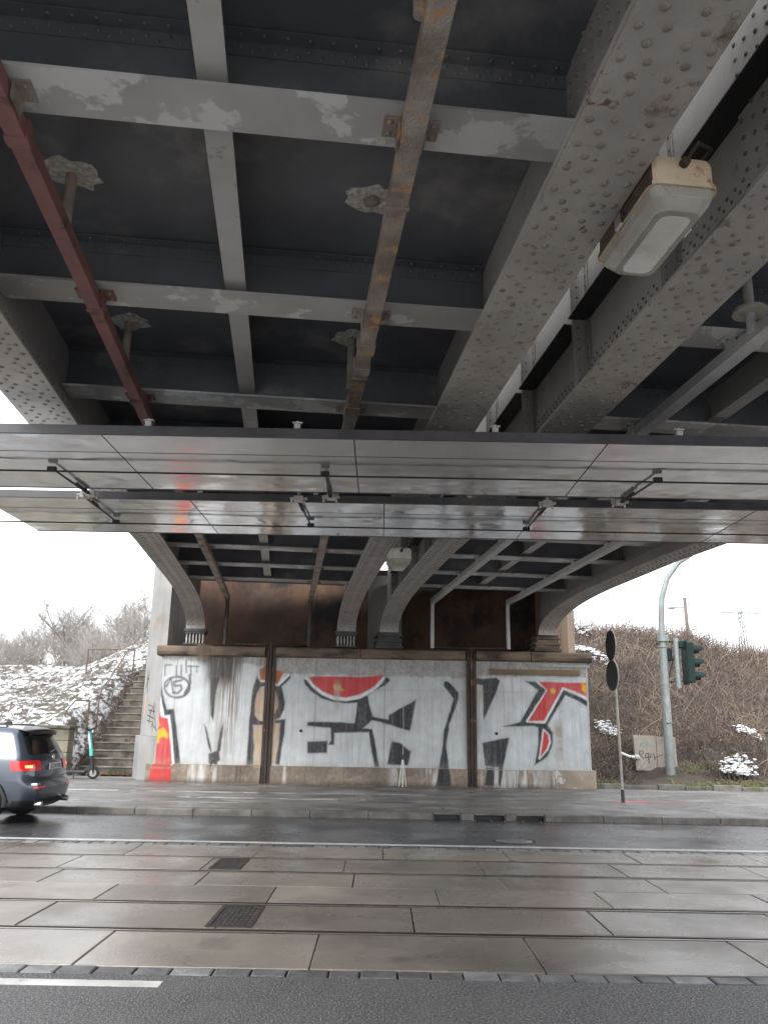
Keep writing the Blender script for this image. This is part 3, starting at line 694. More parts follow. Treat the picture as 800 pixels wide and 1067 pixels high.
def mural_sheet(x0, x1, z0, z1, y, name, low, st=.018):
    nx, nz_ = int((x1-x0)/st)+1, int((z1-z0)/st)+1
    X, Z = np.meshgrid(np.linspace(x0, x1, nx), np.linspace(z0, z1, nz_)); sh = X.shape
    sd = 100 if low else 0
    wob = (fbm(sh, (14, 14), 1+sd)-.5)*.035
    streak = fbm(sh, (90, 2.2), 11+sd); streak2 = fbm(sh, (60, 5), 15+sd); blot = fbm(sh, (22, 30), 21+sd); fine = fbm(sh, (3, 3), 31+sd, 2)
    col = np.zeros(sh+(3,))
    if low: base = np.where((blot > .52)[..., None], (.27, .215, .165), (.21, .165, .13))
    else: base = np.zeros(sh+(3,))+np.array((.33, .325, .31))
    col[:] = base*(.75+.5*fine)[..., None]
    def lay(rgb, a): 
        a = np.clip(a, 0, 1)[..., None]; col[:] = col*(1-a)+np.array(rgb)*a
    def edge(dist, w=.02): return np.clip(.5-(dist+wob)/w/2, 0, 1)
    if not low:
        top = np.interp(X[0], [x0, -3.3, -2.9, 2.5, 3.0, x1], [3.56, 3.45, 3.22, 3.2, 3.28, 3.3])+.1*(fbm((1, nx), (1.01, 9), 41)[0]-.5)
        a = np.clip((top[None, :]-Z)/.07, 0, 1)*np.clip(.80+.5*(streak-.5)+.3*(blot-.5), 0, 1)
        lay((.56, .588, .602), a)
        lay((.40, .425, .44), np.clip((streak2-.52)*4, 0, 1)*.55*a)
    else:
        for xx, w in ((-5.35, .2), (-5.05, .1), (-4.7, .12), (-2.7, .06), (-1.75, .05), (3.4, .5), (4.2, .5), (5.2, .3), (.5, .2), (1.6, .3)):
            lay((.6, .6, .58), np.exp(-((X-xx)/w)**2)*np.clip((streak2-.38)*5, 0, 1)*.8)
        lay((.07, .055, .045), np.exp(-((X+4.05)/.45)**2)*.75*np.clip(streak*1.6, 0, 1)); lay((.05, .05, .03), np.exp(-((X+.05)/.35)**2)*.5*np.clip(blot*1.6-.2, 0, 1))
    for p in GP['tan']: lay((.46, .31, .18), edge(sdf(p, X, Z), .03)*(.75+.5*(streak-.5)))
    for k, p in enumerate(GP['black']):
        q = sdf(p, X, Z)
        lay((.024, .026, .03), edge(q)*np.clip(1.0+.4*(streak-.5)+.2*(fine-.6), .82, 1)); lay((.06, .06, .065), np.exp(-np.clip(q, 0, 1)/.05)*.16)
    for w, p in GS['white']:
        lay((.66, .68, .69), edge(sdl(p, X, Z)-w/2, .02)*.95)
    for p in GP['red']:
        lay((.50, .04, .038), edge(sdf(p, X, Z))*np.clip(.95+.3*(streak-.5), .7, 1))
    for p in GP['rust']: lay((.38, .12, .05), edge(sdf(p, X, Z)))
    for p in GP['yellow']: lay((.68, .38, .03), edge(sdf(p, X, Z), .03))
    for w, p in GS['tag']: lay((.045, .046, .05), edge(sdl(p, X, Z)-w/2, .025)*.85)
    if not low:
        t = (3.63-Z)
        lay((.35, .35, .33), np.exp(-((X+1.27)/.09)**2)*np.clip((3.1-Z)*5, 0, 1)*np.clip((Z-1.9)*2, 0, 1)*.7)
        # soot and water stains below the ledge
        lay((.13, .085, .05), np.exp(-((X+4.42)/.42)**2)*np.clip((streak-.34)*6, 0, 1)*np.clip(1.25-t/3.2, 0, 1)*.95)
        lay((.035, .032, .03), np.exp(-((X+4.66+.1*t)/(.56-.2*np.clip(t, 0, 2)))**4)*np.clip(2.3-t*(1.2+2.6*streak), 0, 1)*np.clip(.55+.8*streak2, 0, 1))
        lay((.04, .036, .034), np.exp(-((X+4.93)/.1)**2)*np.clip(1.6-t*.75, 0, 1)*np.clip((streak-.3)*3, 0, 1)*.8)
        for xp, q in ((-3.25, .95), (2.65, .6)): lay((.22, .125, .065), np.exp(-((X-xp)/.3)**2)*np.clip((streak2-.34)*5, 0, 1)*np.clip(1.2-t/3.8, 0, 1)*q)
        lay((.3, .255, .19), np.exp(-((X-5.16)/.13)**4)*np.clip((2.1-Z)*3, 0, 1)*np.clip((Z-.55)*3, 0, 1)*np.clip((blot-.3)*3, 0, 1)*.85)
        lay((.14, .12, .10), np.clip((streak-.60)*7, 0, 1)*np.clip(1.0-t/1.4, 0, 1)*.55)
        lay((.2, .19, .18), np.exp(-np.abs(Z-2.78)/.012)*(X > -.6)*.4)
        for xj in (-6.0, -1.9, .12): lay((.12, .11, .10), np.exp(-np.abs(X-xj)/.012)*.55)
        lay((.3, .27, .22), np.clip((.8-Z)/.25, 0, 1)*np.clip((blot-.35)*3, 0, 1)*.6)
    else:
        lay((.06, .05, .042), np.clip((.26-Z)/.14, 0, 1)*.8*np.clip(blot*1.8, 0, 1))
        for xj in (-5.2, -1.0, .465, -2.1, 1.4, 3.9): lay((.07, .06, .05), np.exp(-np.abs(X-xj)/.01)*.7)
    me = bpy.data.meshes.new(name)
    idx = np.arange(nx*nz_).reshape(sh)
    keep = np.ones((nz_-1, nx-1), bool)
    for xp in (-3.25, 2.65): keep &= ~((X[:-1, :-1] > xp-.15) & (X[1:, 1:] < xp+.15))
    F = np.stack([idx[:-1, :-1], idx[:-1, 1:], idx[1:, 1:], idx[1:, :-1]], -1)[keep]
    V = np.stack([X, np.full(sh, y), Z], -1).reshape(-1, 3)
    me.from_pydata(V.tolist(), [], F.tolist())
    at = me.color_attributes.new('paint', 'FLOAT_COLOR', 'POINT')
    at.data.foreach_set('color', np.concatenate([col.reshape(-1, 3), np.ones((nx*nz_, 1))], 1).ravel())
    me.materials.append(M['mural_paint'])
    o = bpy.data.objects.new(name, me); link(o, ab); return o
mural_sheet(-6.415, 6.025, .605, 3.655, -.004, 'mural', False)
mural_sheet(-6.65, 4.998, .105, .595, -.104, 'plinth_paint', True)
mb = MB()
for w, p in GS['dot']:
    c = ((p[0][0]+p[1][0])/2, (p[0][1]+p[1][1])/2)
    mb.lathe([(.045, -.02), (.045, -.006)], (c[0], 0, c[1]), 14, M=Matrix.Rotation(R(90), 4, 'X').to_3x3() @ Matrix.Scale(-1, 3, (0,0,1)) if False else Matrix.Rotation(R(-90), 3, 'X'))
mb.build('bolt_hole', M['black_steel'], ab)
# added slab closing the gap between the decks, keeps skylight off the pilaster
mb = MB(); mb.box(-1.6, 1.4, YW-.2, 26.39, 6.98, 7.1); local(mb).build('added_gap_slab', M['concrete_wall'], ab)
# tags on the left pillar
mb = MB()
A = Vector((-7.5, 26.5, 0)); B = Vector((-7.02, 25.25, 0)); C2 = Vector((-6.44, 24.78, 0))
def on_face(P, Q, pts, w, out):
    d = (Q-P); L = d.length; d.normalize(); n = Vector((d.y, -d.x, 0))
    if n.y > 0: n = -n
    t = MB(); stroke_poly(t, pts, w, 0)
    for f in t.f: pass
    vs = [P + d*v[0]*L + Vector((0, 0, v[2])) + n*out for v in t.v]
    mb.add([(v.x, v.y-YW, v.z) for v in vs], t.f)
S = 1.0
for pts in ([(.55, 3.35), (.8, 2.9), (.95, 2.6)], [(.5, 2.75), (.95, 3.2)], [(.6, 3.05), (1.0, 3.0)]): on_face(A, B, pts, .05, .006)
for pts in ([(.1, 2.25), (.45, 2.2), (.25, 2.0)], [(.15, 2.1), (.6, 2.05)], [(.5, 2.3), (.5, 1.95)], [(.1, 1.95), (.55, 1.85)], [(.3, 2.0), (.25, 1.7)], [(.6, 1.95), (.7, 1.6)], [(.45, 1.7), (.8, 1.5)], [(.1, 1.8), (.5, 1.75), (.4, 1.6)]):
    on_face(B, C2, pts, .03, .006)
mb.build('scrawled_tag', M['spray_black'], ab, fix=False)
mb = MB()
A2 = Vector((-7.62, 26.45, 0)); B2 = Vector((-7.1, 25.1, 0))
for pts in ([(.3, 1.1), (.5, .5)], [(.3, 1.1), (.6, 1.0), (.55, .6), (.3, .5)], [(.6, .6), (.8, .4)], [(.4, .8), (.7, .85)], [(.35, .3), (.75, .25)]): on_face(A2, B2, pts, .025, .006)
mb.build('teal_tag', M['spray_bluegreen'], ab, fix=False)
mb = MB()
for pts in ([(.62, 2.55), (.62, 1.9)],): on_face(A, B, pts, .2, .005)
mb.build('orange_patch', M['spray_orange'], ab, fix=False)
# dry weed hanging over the cornice
random.seed(11); mb = MB()
for k in range(90):
    x = -5.25+random.gauss(0, .1); p = Vector((x, YW-.12, 3.97)); path = [p]
    L = random.uniform(.25, .6); dx = random.uniform(-.12, .12)
    for i in range(1, 5):
        t = i/4; path.append(p + Vector((dx*t+random.uniform(-.02, .02), -.09*math.sin(t*2), .06*math.sin(t*3)-L*t*t)))
    mb.tube(path, [.006, .005, .004, .003, .002], 3, caps=False)
w = mb.build('dry_weed', M['bramble_tan']); tag(w, 'tuft of dry weeds hanging over the stone ledge of the painted wall', 'weeds')
# thin white tripod leaning at the wall
t = thing('tripod_stand', 'thin white tripod with a rod in front of the painted wall', 'tripod', (.66, 24.12, .12))
for dx, dy in ((-.11, 0), (.1, .02), (0, -.14)):
    mb = MB(); mb.tube([(dx, dy, 0), (dx*.15, dy*.15, .72)], [.014, .016], 6); mb.build('leg', M['white_plastic'], t)
mb = MB(); mb.box(-.04, .04, -.03, .03, .72, .86, bev=.01); mb.build('head', M['sooty_steel'], t)
mb = MB(); mb.tube([(0, 0, .86), (.01, 0, 1.5), (-.02, 0, 2.6)], [.012, .009, .006], 6); mb.build('rod', M['insulator'], t)
# ------------------------------------------------------------------ ground, road, tram track, pavement
def struct(mb, name, m, fix=True):
    o = mb.build(name, m, None, fix); o['kind'] = 'structure'; return o
mb = MB(); mb.add([(-900, -600, -.08), (900, -600, -.08), (900, 1200, -.08), (-900, 1200, -.08)], [(0, 1, 2, 3)])
mk('far_ground', (.12,.115,.1), (.5,.5,.5), .4, rough=(.8,.95))
struct(mb, 'ground', M['far_ground'])
mb = MB()
mb.box(-70, 70, -1.2, 6.575, -.06, 0)
struct(mb, 'near_lane', M['asphalt'])
mb = MB(); mb.box(-70, 70, 13.27, 17.06, -.06, 0)
struct(mb, 'far_lane', M['asphalt_wet'])
mb = MB(); mb.box(-70, 70, 6.58, 13.265, -.06, -.022); struct(mb, 'track_bed', M['joint'])
# concrete slabs of the tram track
rows = [(6.80, 7.84, -.5), (8.0, 8.98, .34), (9.14, 9.985, .65), (9.995, 10.81, 1.5), (10.98, 11.90, 1.35), (12.06, 13.03, 1.85)]
random.seed(5); mb = MB()
for y0, y1, xo in rows:
    x = xo-1.78*20
    while x < 36:
        g = random.choice((.004, .005, .009)); skew = .0
        dz = random.uniform(-.003, .003)
        a, b = x+g, x+1.78-g
        mb.box(a, b, y0, y1, -.021, dz, bev=.008)
        x += 1.78
struct(mb, 'tram_track_paving', M['slab'])
random.seed(9); mb = MB()
for y0, y1, sx in ((6.59, 6.79, .27), (13.05, 13.255, .2)):
    x = -34
    while x < 34:
        l = sx*random.uniform(.85, 1.15)
        mb.box(x+.006, x+l-.006, y0+random.uniform(0, .02), y1-random.uniform(0, .02), -.021, random.uniform(-.006, .003), bev=.014); x += l
struct(mb, 'cobble_strip', M['cobble'])
mb = MB(); mb.box(-70, 70, 13.36, 13.49, .0005, .004)
mb.box(-70, -1.50, 6.29, 6.42, .0005, .004)
struct(mb, 'lane_marking', M['white_line'])
# four grooved tram rails
words_ = [('tram rail closest to the near asphalt lane, beside the widest row of slabs', 7.92),
          ('second tram rail from the near asphalt lane, beside the darker drain grate', 9.06),
          ('third tram rail from the near asphalt lane, inner rail of the track by the wall', 10.895),
          ('tram rail closest to the white lane line at the far side', 11.98)]
for lab, y in words_:
    mb = MB()
    mb.box(-60, 60, y-.07, y-.025, -.02, .001)      # head
    mb.box(-60, 60, y-.024, y+.045, -.02, -.0165, m=1)  # groove
    mb.box(-60, 60, y+.046, y+.065, -.02, -.002, m=0)   # lip
    mb.box(-60, 60, y-.055, y-.036, .0015, .0035, m=2)
    o = mb.build('tram_rail', [M['rail_head'], M['rail_steel'], M['rail_shine']]); tag(o, lab, 'tram rail', 'tram rails set in the street')
# drain grates between the rails
def grate(x, y, w, d, label):
    t = thing('drain_grate', label, 'drain grate', (x, y, 0), 0, 'drain grates between the tram rails')
    mb = MB()
    for a in (-1, 1):
        mb.box(*sorted((a*w/2, a*(w/2-.04))), -d/2, d/2, -.02, .007)
        mb.box(-w/2+.041, w/2-.041, *sorted((a*d/2, a*(d/2-.04))), -.02, .007)
    mb.build('frame', M['cast_iron'], t)
    mb = MB()
    n = 7
    for i in range(n):
        x0 = -w/2+.05+i*(w-.1)/n
        mb.box(x0, x0+(w-.1)/n*.6, -d/2+.042, d/2-.042, -.02, .003)
    for i in range(8):
        y0 = -d/2+.06+i*(d-.12)/8
        mb.box(-w/2+.042, w/2-.042, y0, y0+.03, -.019, .0015)
    mb.build('bars', M['cast_iron'], t)
grate(-1.33, 8.49, .42, .9, 'iron drain grate between the rails of the nearer track')
grate(-1.92, 11.44, .4, .84, 'iron drain grate between the rails of the track by the white line')
t = thing('manhole_cover', 'round manhole cover in the far asphalt lane beside the white line', 'manhole cover', (2.2, 14.1, 0))
mb = MB(); mb.lathe([(.36, .001), (.36, .006), (.30, .006), (.30, .002)], (0, 0, 0), 32); mb.build('ring', M['cast_iron'], t)
mb = MB(); mb.lathe([(.295, .001), (.295, .008), (.01, .008)], (0, 0, 0), 32)
for i in range(-3, 4):
    for j in range(-3, 4):
        if i*i+j*j < 10: mb.box(i*.075-.02, i*.075+.02, j*.075-.02, j*.075+.02, .0085, .013)
mb.build('lid', M['manhole_mix'], t)
# kerb with gully mouths
gul = [(1.08, 1.62), (1.88, 2.50), (2.72, 3.28)]
random.seed(2); mb = MB()
edges = [-60+i*1.15 for i in range(int(61/1.15))]
edges = [e for e in edges if e < .9]
segs = list(zip(edges[:-1], edges[1:])) + [(edges[-1], gul[0][0]), (gul[0][1], gul[1][0]), (gul[1][1], gul[2][0])]
x = gul[2][1]
while x < 60: segs.append((x, x+1.15)); x += 1.15
for a, b in segs: mb.box(a+.004, b-.004, 17.065, 17.33, -.03, .12+random.uniform(-.004, .004), bev=.015)
struct(mb, 'kerb', M['kerb_stone'])
for lab, (a, b) in zip(('iron gully mouth in the kerb, nearest the painted wall pipe', 'iron gully mouth in the kerb between two others', 'iron gully mouth in the kerb, nearest the round signs'), gul):
    t = thing('kerb_gully', lab, 'gully', ((a+b)/2, 17.07, 0), 0, 'gully mouths in the far kerb'); w = (b-a)/2
    mb = MB(); mb.box(-w+.004, w-.004, -.004, .26, .092, .125, bev=.006); mb.build('lintel', M['kerb_stone'], t)
    mb = MB(); mb.box(-w+.004, -w+.03, 0, .26, -.02, .089); mb.box(w-.03, w-.004, 0, .26, -.02, .089); mb.build('frame', M['cast_iron'], t)
    mb = MB(); mb.box(-w+.031, w-.031, .2, .26, -.02, .089); mb.build('throat', M['black_steel'], t)
mb = MB(); mb.box(-60, 60, 17.335, 24.6, -.05, .115); mb.box(-60, -6.2, 24.6, 26.3, -.05, .115); mb.box(6.05, 60, 24.6, 24.75, -.05, .115)
struct(mb, 'pavement', M['pavement'])
# worn pale bands along the cycle path
random.seed(21); mb = MB()
def band(y, x0, x1, w):
    x = x0
    while x < x1:
        l = random.uniform(.5, 1.6)
        mb.box(x, min(x+l, x1)-.01, y-w/2*random.uniform(.5, 1), y+w/2*random.uniform(.5, 1), .1155, .1195); x += l+random.choice((0, 0, .3))
band(21.2, -8.5, -2.0, .3); band(19.7, -4.6, -.3, .35); band(21.4, -1.6, 1.2, .22); band(18.5, -12, -3, .08)
struct(mb, 'path_band', M['pavement_strip'])
random.seed(4); mb = MB()
for k in range(26):
    x = 5.85+random.random()**1.6*1.6; y = 20.4+random.gauss(0, .22); r = random.uniform(.03, .16)*(1.4 if x < 6.5 else .6)
    pts = [(x+r*1.5*math.cos(a)*random.uniform(.6, 1.2), y+r*.7*math.sin(a)*random.uniform(.6, 1.2), .1165+.0001*k) for a in [2*math.pi*i/9 for i in range(9)]]
    mb.add(pts, [list(range(9))])
struct(mb, 'paint_splash', M['pink_paint'], False)
# ------------------------------------------------------------------ glossy shield boards over the tram wires
def shield(label, x0, x1, y0, y1, seams):
    t = thing('wire_shield', label, 'shield board', (0, (y0+y1)/2, 4.6), 0, 'shield boards over the tram wires')
    yc = (y0+y1)/2; h = (y1-y0)/2
    ed = [x0]+seams+[x1]; sk = .12
    for i in range(len(ed)-1):
        a, b = ed[i]+.006, ed[i+1]-.006
        mb = MB()
        mb.prism([(a, -h), (b, -h), (b, h), (a, h)], 'z', 0, .012)
        mb.build('sheet', M['shield_sheet'], t)
    mb = MB()
    mb.box(x0, x1, -h-.035, -h-.004, -.012, .085); mb.box(x0, x1, h+.004, h+.02, -.006, .06)
    for i in range(int((x1-x0)/1.2)):
        mb.box(x0+.5+i*1.2, x0+.56+i*1.2, -h, h, .014, .06)
    mb.build('frame', M['shield_frame'], t)
    mb = MB()
    for s in seams: mb.box(s-.0055, s+.0055, -h, h, -.002, .011)
    mb.box(x0, x1, -.42-.003, -.42+.003, -.003, -.0005)
    mb.build('seam_strip', M['wire_black'], t)
    for x in (-2.42, -.9, 1.12, 3.0, 5.2):
        mb = MB(); mb.box(x-.03, x+.03, -h-.03, -h+.03, .09, .14); mb.tube([(x, -h, .14), (x, -h, .18)], .012, 6)
        mb.box(x-.05, x+.05, -h-.02, -h+.02, .15, .165)
        mb.build('hanger', M['insulator'], t)
    return t
shield('glossy grey shield board over the nearer tram wire', -6.6, 8.2, 7.86, 9.86, [-2.9, -.32, 2.27, 4.9])
shield('glossy grey shield board over the tram wire by the painted wall', -5.35, 8.2, 10.34, 12.3, [-2.55, .0, 2.05, 4.9])
for lab, y, z in (('tram wire under the nearer shield board', 8.92, 4.525), ('tram wire under the shield board by the wall', 11.42, 4.525)):
    mb = MB(); mb.tube([(-40, y, z), (-10, y, z), (10, y, z-.005), (40, y, z)], .011, 6)
    o = mb.build('contact_wire', M['wire_black']); tag(o, lab, 'wire', 'contact wires of the tram')
def bracket(x, yg, yw, zw, tilt, label):
    t = thing('wire_bracket', label, 'wire bracket', (x, yg, 4.6), 0, 'brackets that carry the tram wires')
    s = 1 if yw > yg else -1; L = abs(yw-yg)
    mb = MB(); mb.tube([(0, 0, -.03), (tilt*.5, s*L*.55, -.045), (tilt, s*L, zw-4.6+.03)], [.015, .014, .011], 8); mb.build('arm', M['shield_frame'], t)
    mb = MB()
    for k in range(6):
        u = .12+k*.07
        mb.lathe([(.016, -.012), (.027, 0), (.016, .012)], (tilt*u/L*.5 if L else 0, s*u, -.034), 12, M=Matrix.Rotation(R(90), 3, 'X'))
    mb.tube([(0, s*.1, -.033), (tilt*.5, s*.5, -.036)], .016, 8)
    mb.build('insulator', M['insulator_dark'], t)
    mb = MB(); mb.box(-.06, .06, -.045, .045, -.06, .02, bev=.01); mb.box(-.11, .11, -.025, .025, -.03, .0, bev=.006); mb.tube([(0, 0, .02), (0, 0, .3)], .02, 8)
    mb.tube([(-.09, 0, -.03), (-.09, 0, -.085)], .016, 8); mb.tube([(.07, .03, -.03), (.07, .03, -.08)], .014, 8)
    mb.build('clamp', M['insulator'], t)
    mb = MB(); mb.box(tilt-.05, tilt+.05, s*L-.03, s*L+.03, zw-4.6+.0, zw-4.6+.05, bev=.01); mb.build('wire_clip', M['wire_black'], t)
G = 'bracket that holds the tram wire, '
bracket(-3.75, 10.06, 8.92, 4.525, -.05, 'bracket holding the nearer tram wire, farthest to the car side')
bracket(-.68, 10.02, 8.92, 4.525, 0, 'bracket holding the nearer tram wire, middle one of its wire')
bracket(3.0, 10.02, 8.92, 4.525, .12, 'bracket holding the nearer tram wire, farthest to the traffic light side')
bracket(-3.85, 10.14, 11.42, 4.525, 0, 'bracket holding the wall side tram wire, farthest to the car side')
bracket(-1.1, 10.14, 11.42, 4.525, .05, 'bracket holding the wall side tram wire, middle one of its wire')
bracket(2.1, 10.14, 11.42, 4.525, -.05, 'bracket holding the wall side tram wire, farthest to the traffic light side')
# ------------------------------------------------------------------ lamps under the gap between the decks
def tunnel_lamp(bx, by, z, w, l, label, cream):
    wx, wy = bx*CA-by*SA, bx*SA+by*CA
    t = thing('tunnel_lamp', label, 'lamp', (wx, wy, z), BA, 'lamps under the bridge gap')
    def rr(w, l, r, n=4):
        out = []
        for cx, cy, a0 in ((w-r, l-r, 0), (-w+r, l-r, 90), (-w+r, -l+r, 180), (w-r, -l+r, 270)):
            for k in range(n+1):
                a = R(a0+90*k/n); out.append((cx+r*math.cos(a), cy+r*math.sin(a)))
        return out
    def stack(levels, smooth=False):
        mb = MB(); rows = []
        for ww, ll, r, zz in levels:
            q = [(x, y, zz) for x, y in rr(ww, ll, r)]; rows.append(q+[q[0]])
        mb.grid(rows, smooth=smooth)
        mb.add(rows[0][:-1], [list(range(len(rows[0])-1))]); mb.add(rows[-1][:-1], [list(range(len(rows[0])-1))])
        return mb
    a, b = w/2, l/2
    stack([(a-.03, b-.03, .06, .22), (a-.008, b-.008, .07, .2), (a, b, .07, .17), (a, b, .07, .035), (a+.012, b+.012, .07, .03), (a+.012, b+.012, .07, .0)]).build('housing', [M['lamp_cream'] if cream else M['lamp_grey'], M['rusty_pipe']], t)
    if cream:                                        # the long sides take a dark brown
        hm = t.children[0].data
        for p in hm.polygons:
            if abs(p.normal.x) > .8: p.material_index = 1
    stack([(a-.004, b-.004, .06, -.003), (a-.02, b-.02, .07, -.06), (a-.07, b-.07, .07, -.125), (a-.11, b-.11, .06, -.13)]).build('diffuser', M['lamp_bowl'], t)
    mb = MB()
    for q in (-.3, .3): mb.tube([(a*q*1.2, -b+.1, -.045), (a*q*1.2, b-.1, -.045)], .018, 8)
    mb.box(-a*.6, a*.6, -b+.09, -b+.13, -.06, -.002); mb.box(-a*.6, a*.6, b-.13, b-.09, -.06, -.002)
    mb.build('lamp_tubes', M['white_plastic'], t)
    for s in (-1, 1):
        mb = MB(); mb.box(s*(a+.02)-.012, s*(a+.02)+.012, -.05, .05, -.01, .07); mb.build('clip', M['chrome'], t)
    mb = MB(); mb.tube([(.02, -b-.012, .17), (.03, -b-.05, .2), (.1, -b-.02, .3), (.25, -b+.1, .36), (.33, -b+.5, .5)], .012, 6)
    mb.tube([(.0, -b-.002, .15), (.0, -b-.045, .15)], .028, 10)
    mb.build('cable', M['rusty_pipe'], t)
    mb = MB(); mb.tube([(0, -.1, .2), (0, -.1, 1.2)], .02, 8); mb.tube([(0, .3, .2), (0, .3, 1.2)], .02, 8); mb.build('suspension', M['web_paint'], t)
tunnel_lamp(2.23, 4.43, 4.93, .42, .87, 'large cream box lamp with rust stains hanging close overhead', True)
tunnel_lamp(2.06, 15.4, 4.84, .4, .7, 'small looking grey box lamp hanging near the painted wall', False)
# ------------------------------------------------------------------ embankments
def sm(a, b, x):
    t = max(0, min(1, (x-a)/(b-a))); return t*t*(3-2*t)
from mathutils import noise as mn
def nz(x, y, s, k=0): return mn.noise(Vector((x*s, y*s, k)))
def zl(x, y):
    crest = 4.25 + 1.6*sm(-14.5, -10, x)
    z = 1.5 + (crest-1.5)*min(1, (y-26.3)/13.0)
    z += .12*nz(x, y, .5, 2)*sm(26.3, 28, y) + .1*nz(x, y, 1.3, 5)*sm(26.3, 27, y)
    stairz = .12 + .667*(y-27.2)
    k = sm(-10.2, -9.6, x)
    return z*(1-k) + k*min(z, stairz-.35)
def zr(x, y):
    crest = 5.05 - 1.25*sm(11.5, 18.5, x) - .6*sm(19, 30, x) + .3*nz(x, 3.0, .42, 6) + .2*nz(x, 1.0, 1.1, 8)
    z = .12 + .1*(y-24.8)
    z += (crest-.4)*sm(26.4, 39.5, y)**.85
    return z + (.55*nz(x, y, .45, 1)+.3*nz(x, y, 1.0, 4))*sm(26, 28, y)
def terrain(name, f, x0, x1, y0, y1, dx, material):
    nx = int((x1-x0)/dx); ny = int((y1-y0)/dx); rows = []
    for j in range(ny+1):
        y = y0+(y1-y0)*j/ny
        rows.append([(x0+(x1-x0)*i/nx, y, f(x0+(x1-x0)*i/nx, y)) for i in range(nx+1)])
    mb = MB(); mb.grid(rows); return struct(mb, name, material)
def snow_mat(name, amount, soil):
    m = mat(name, soil[0], soil[1], 1.5, rough=(.85, .95), bump=.8, bscale=9)
    nt = m.node_tree; b = nt.nodes['Principled BSDF']; N = nt.nodes; Lk = nt.links
    old = b.inputs['Base Color'].links[0].from_socket
    g = N.new('ShaderNodeNewGeometry')
    mp = N.new('ShaderNodeMapping'); mp.inputs['Scale'].default_value = (1, .6, 1.3); Lk.new(g.outputs['Position'], mp.inputs[0])
    n1 = N.new('ShaderNodeTexNoise'); n1.inputs['Scale'].default_value = 4.4; n1.inputs['Detail'].default_value = 9; n1.inputs['Roughness'].default_value = .68
    Lk.new(mp.outputs[0], n1.inputs['Vector'])
    n2 = N.new('ShaderNodeTexNoise'); n2.inputs['Scale'].default_value = .55; n2.inputs['Detail'].default_value = 4; Lk.new(mp.outputs[0], n2.inputs['Vector'])
    ad = N.new('ShaderNodeMix'); ad.data_type = 'FLOAT'; ad.inputs[0].default_value = .27; Lk.new(n1.outputs[0], ad.inputs[2]); Lk.new(n2.outputs[0], ad.inputs[3])
    r = N.new('ShaderNodeMapRange'); r.inputs[1].default_value = amount; r.inputs[2].default_value = amount+.07; Lk.new(ad.outputs[0], r.inputs[0])
    mx = N.new('ShaderNodeMix'); mx.data_type = 'RGBA'; Lk.new(r.outputs[0], mx.inputs[0]); Lk.new(old, mx.inputs[6]); mx.inputs[7].default_value = (.66, .67, .69, 1)
    Lk.new(mx.outputs[2], b.inputs['Base Color']); return m
M['snowy_slope'] = snow_mat('snowy_slope', .475, ((.1,.085,.06), (.06,.05,.035)))
M['earth_slope'] = snow_mat('earth_slope', .64, ((.075,.055,.042), (.045,.034,.027)))
terrain('snowy_embankment', zl, -46, -7.6, 26.35, 47, .3, M['snowy_slope'])
terrain('earth_embankment', zr, 6.1, 40, 24.8, 47, .35, M['earth_slope'])
def zback(x, y): return 3.6+.3*nz(x, y, .1)
terrain('field', zback, -120, 120, 46.9, 140, 4, M['snowy_slope'])

# left: stone retaining wall, stairs, handrail
w = thing('retaining_wall', 'low mossy stone retaining wall below the snowy slope', 'wall', (0, 26.2, 0))
random.seed(31); mb = MB(); z = .08
for c in range(4):
    x = -44+random.random(); h = .355
    while x < -9.6:
        l = random.uniform(.6, 1.3); x1 = min(x+l, -9.6)
        mb.box(x+.006, x1-.006, random.uniform(-.03, .02), .5, z+.004, z+h-.004, bev=.02); x += l
    z += h
mb.build('stone_courses', M['wall_stone'], w)
mb = MB(); mb.box(-44, -9.57, -.06, .5, z, z+.1, bev=.02)
mb.build('coping', M['step_stone'], w)
st = thing('stone_stairs', 'old stone stairs climbing the slope beside the painted abutment', 'stairs', (-8.7, 27.2, .11))
random.seed(8)
mb = MB(); nose = MB()
for i in range(24):
    z0 = i*.24; y0 = i*.36
    lx = -.64+random.uniform(-.04, .04)-(.15 if i < 4 else 0); 
    mb.box(lx, 1.3, y0+.03, y0+1.2, max(0, z0-.6), z0+.2, bev=.015)
    nose.box(lx-.03, 1.3, y0, y0+.42, z0+.203, z0+.245, bev=.012)
s_ = mb.build('risers', M['step_stone'], st); nose.build('treads', M['step_nose'], st)
hr = thing('handrail', 'rusty iron handrail along the stone stairs', 'handrail', (0, 0, 0))
def rail(name, pts, r=.03):
    mb = MB(); mb.tube(pts, r, 6); return mb.build(name, M['rusty_rail'], hr)
rail('post', [(-11.7, 33, zl(-11.7, 33)), (-11.7, 33, 4.5)]); rail('post', [(-9.85, 33, zl(-9.85, 33)), (-9.85, 33, 4.55)])
rail('top_rail', [(-11.7, 33, 4.5), (-9.85, 33, 4.55)])
rail('sloping_rail', [(-10.1, 33.0, 4.53), (-9.85, 30.4, 3.3), (-9.8, 29.4, 2.85), (-9.8, 29.2, 2.5), (-9.8, 29.2, 1.5)])
rail('sloping_rail', [(-9.85, 28.4, 2.42), (-10.25, 28.2, 2.4), (-10.5, 27.4, 1.7), (-10.5, 27.2, 1.5)])
rail('post', [(-9.85, 28.4, 2.42), (-9.85, 28.4, 1.3)])

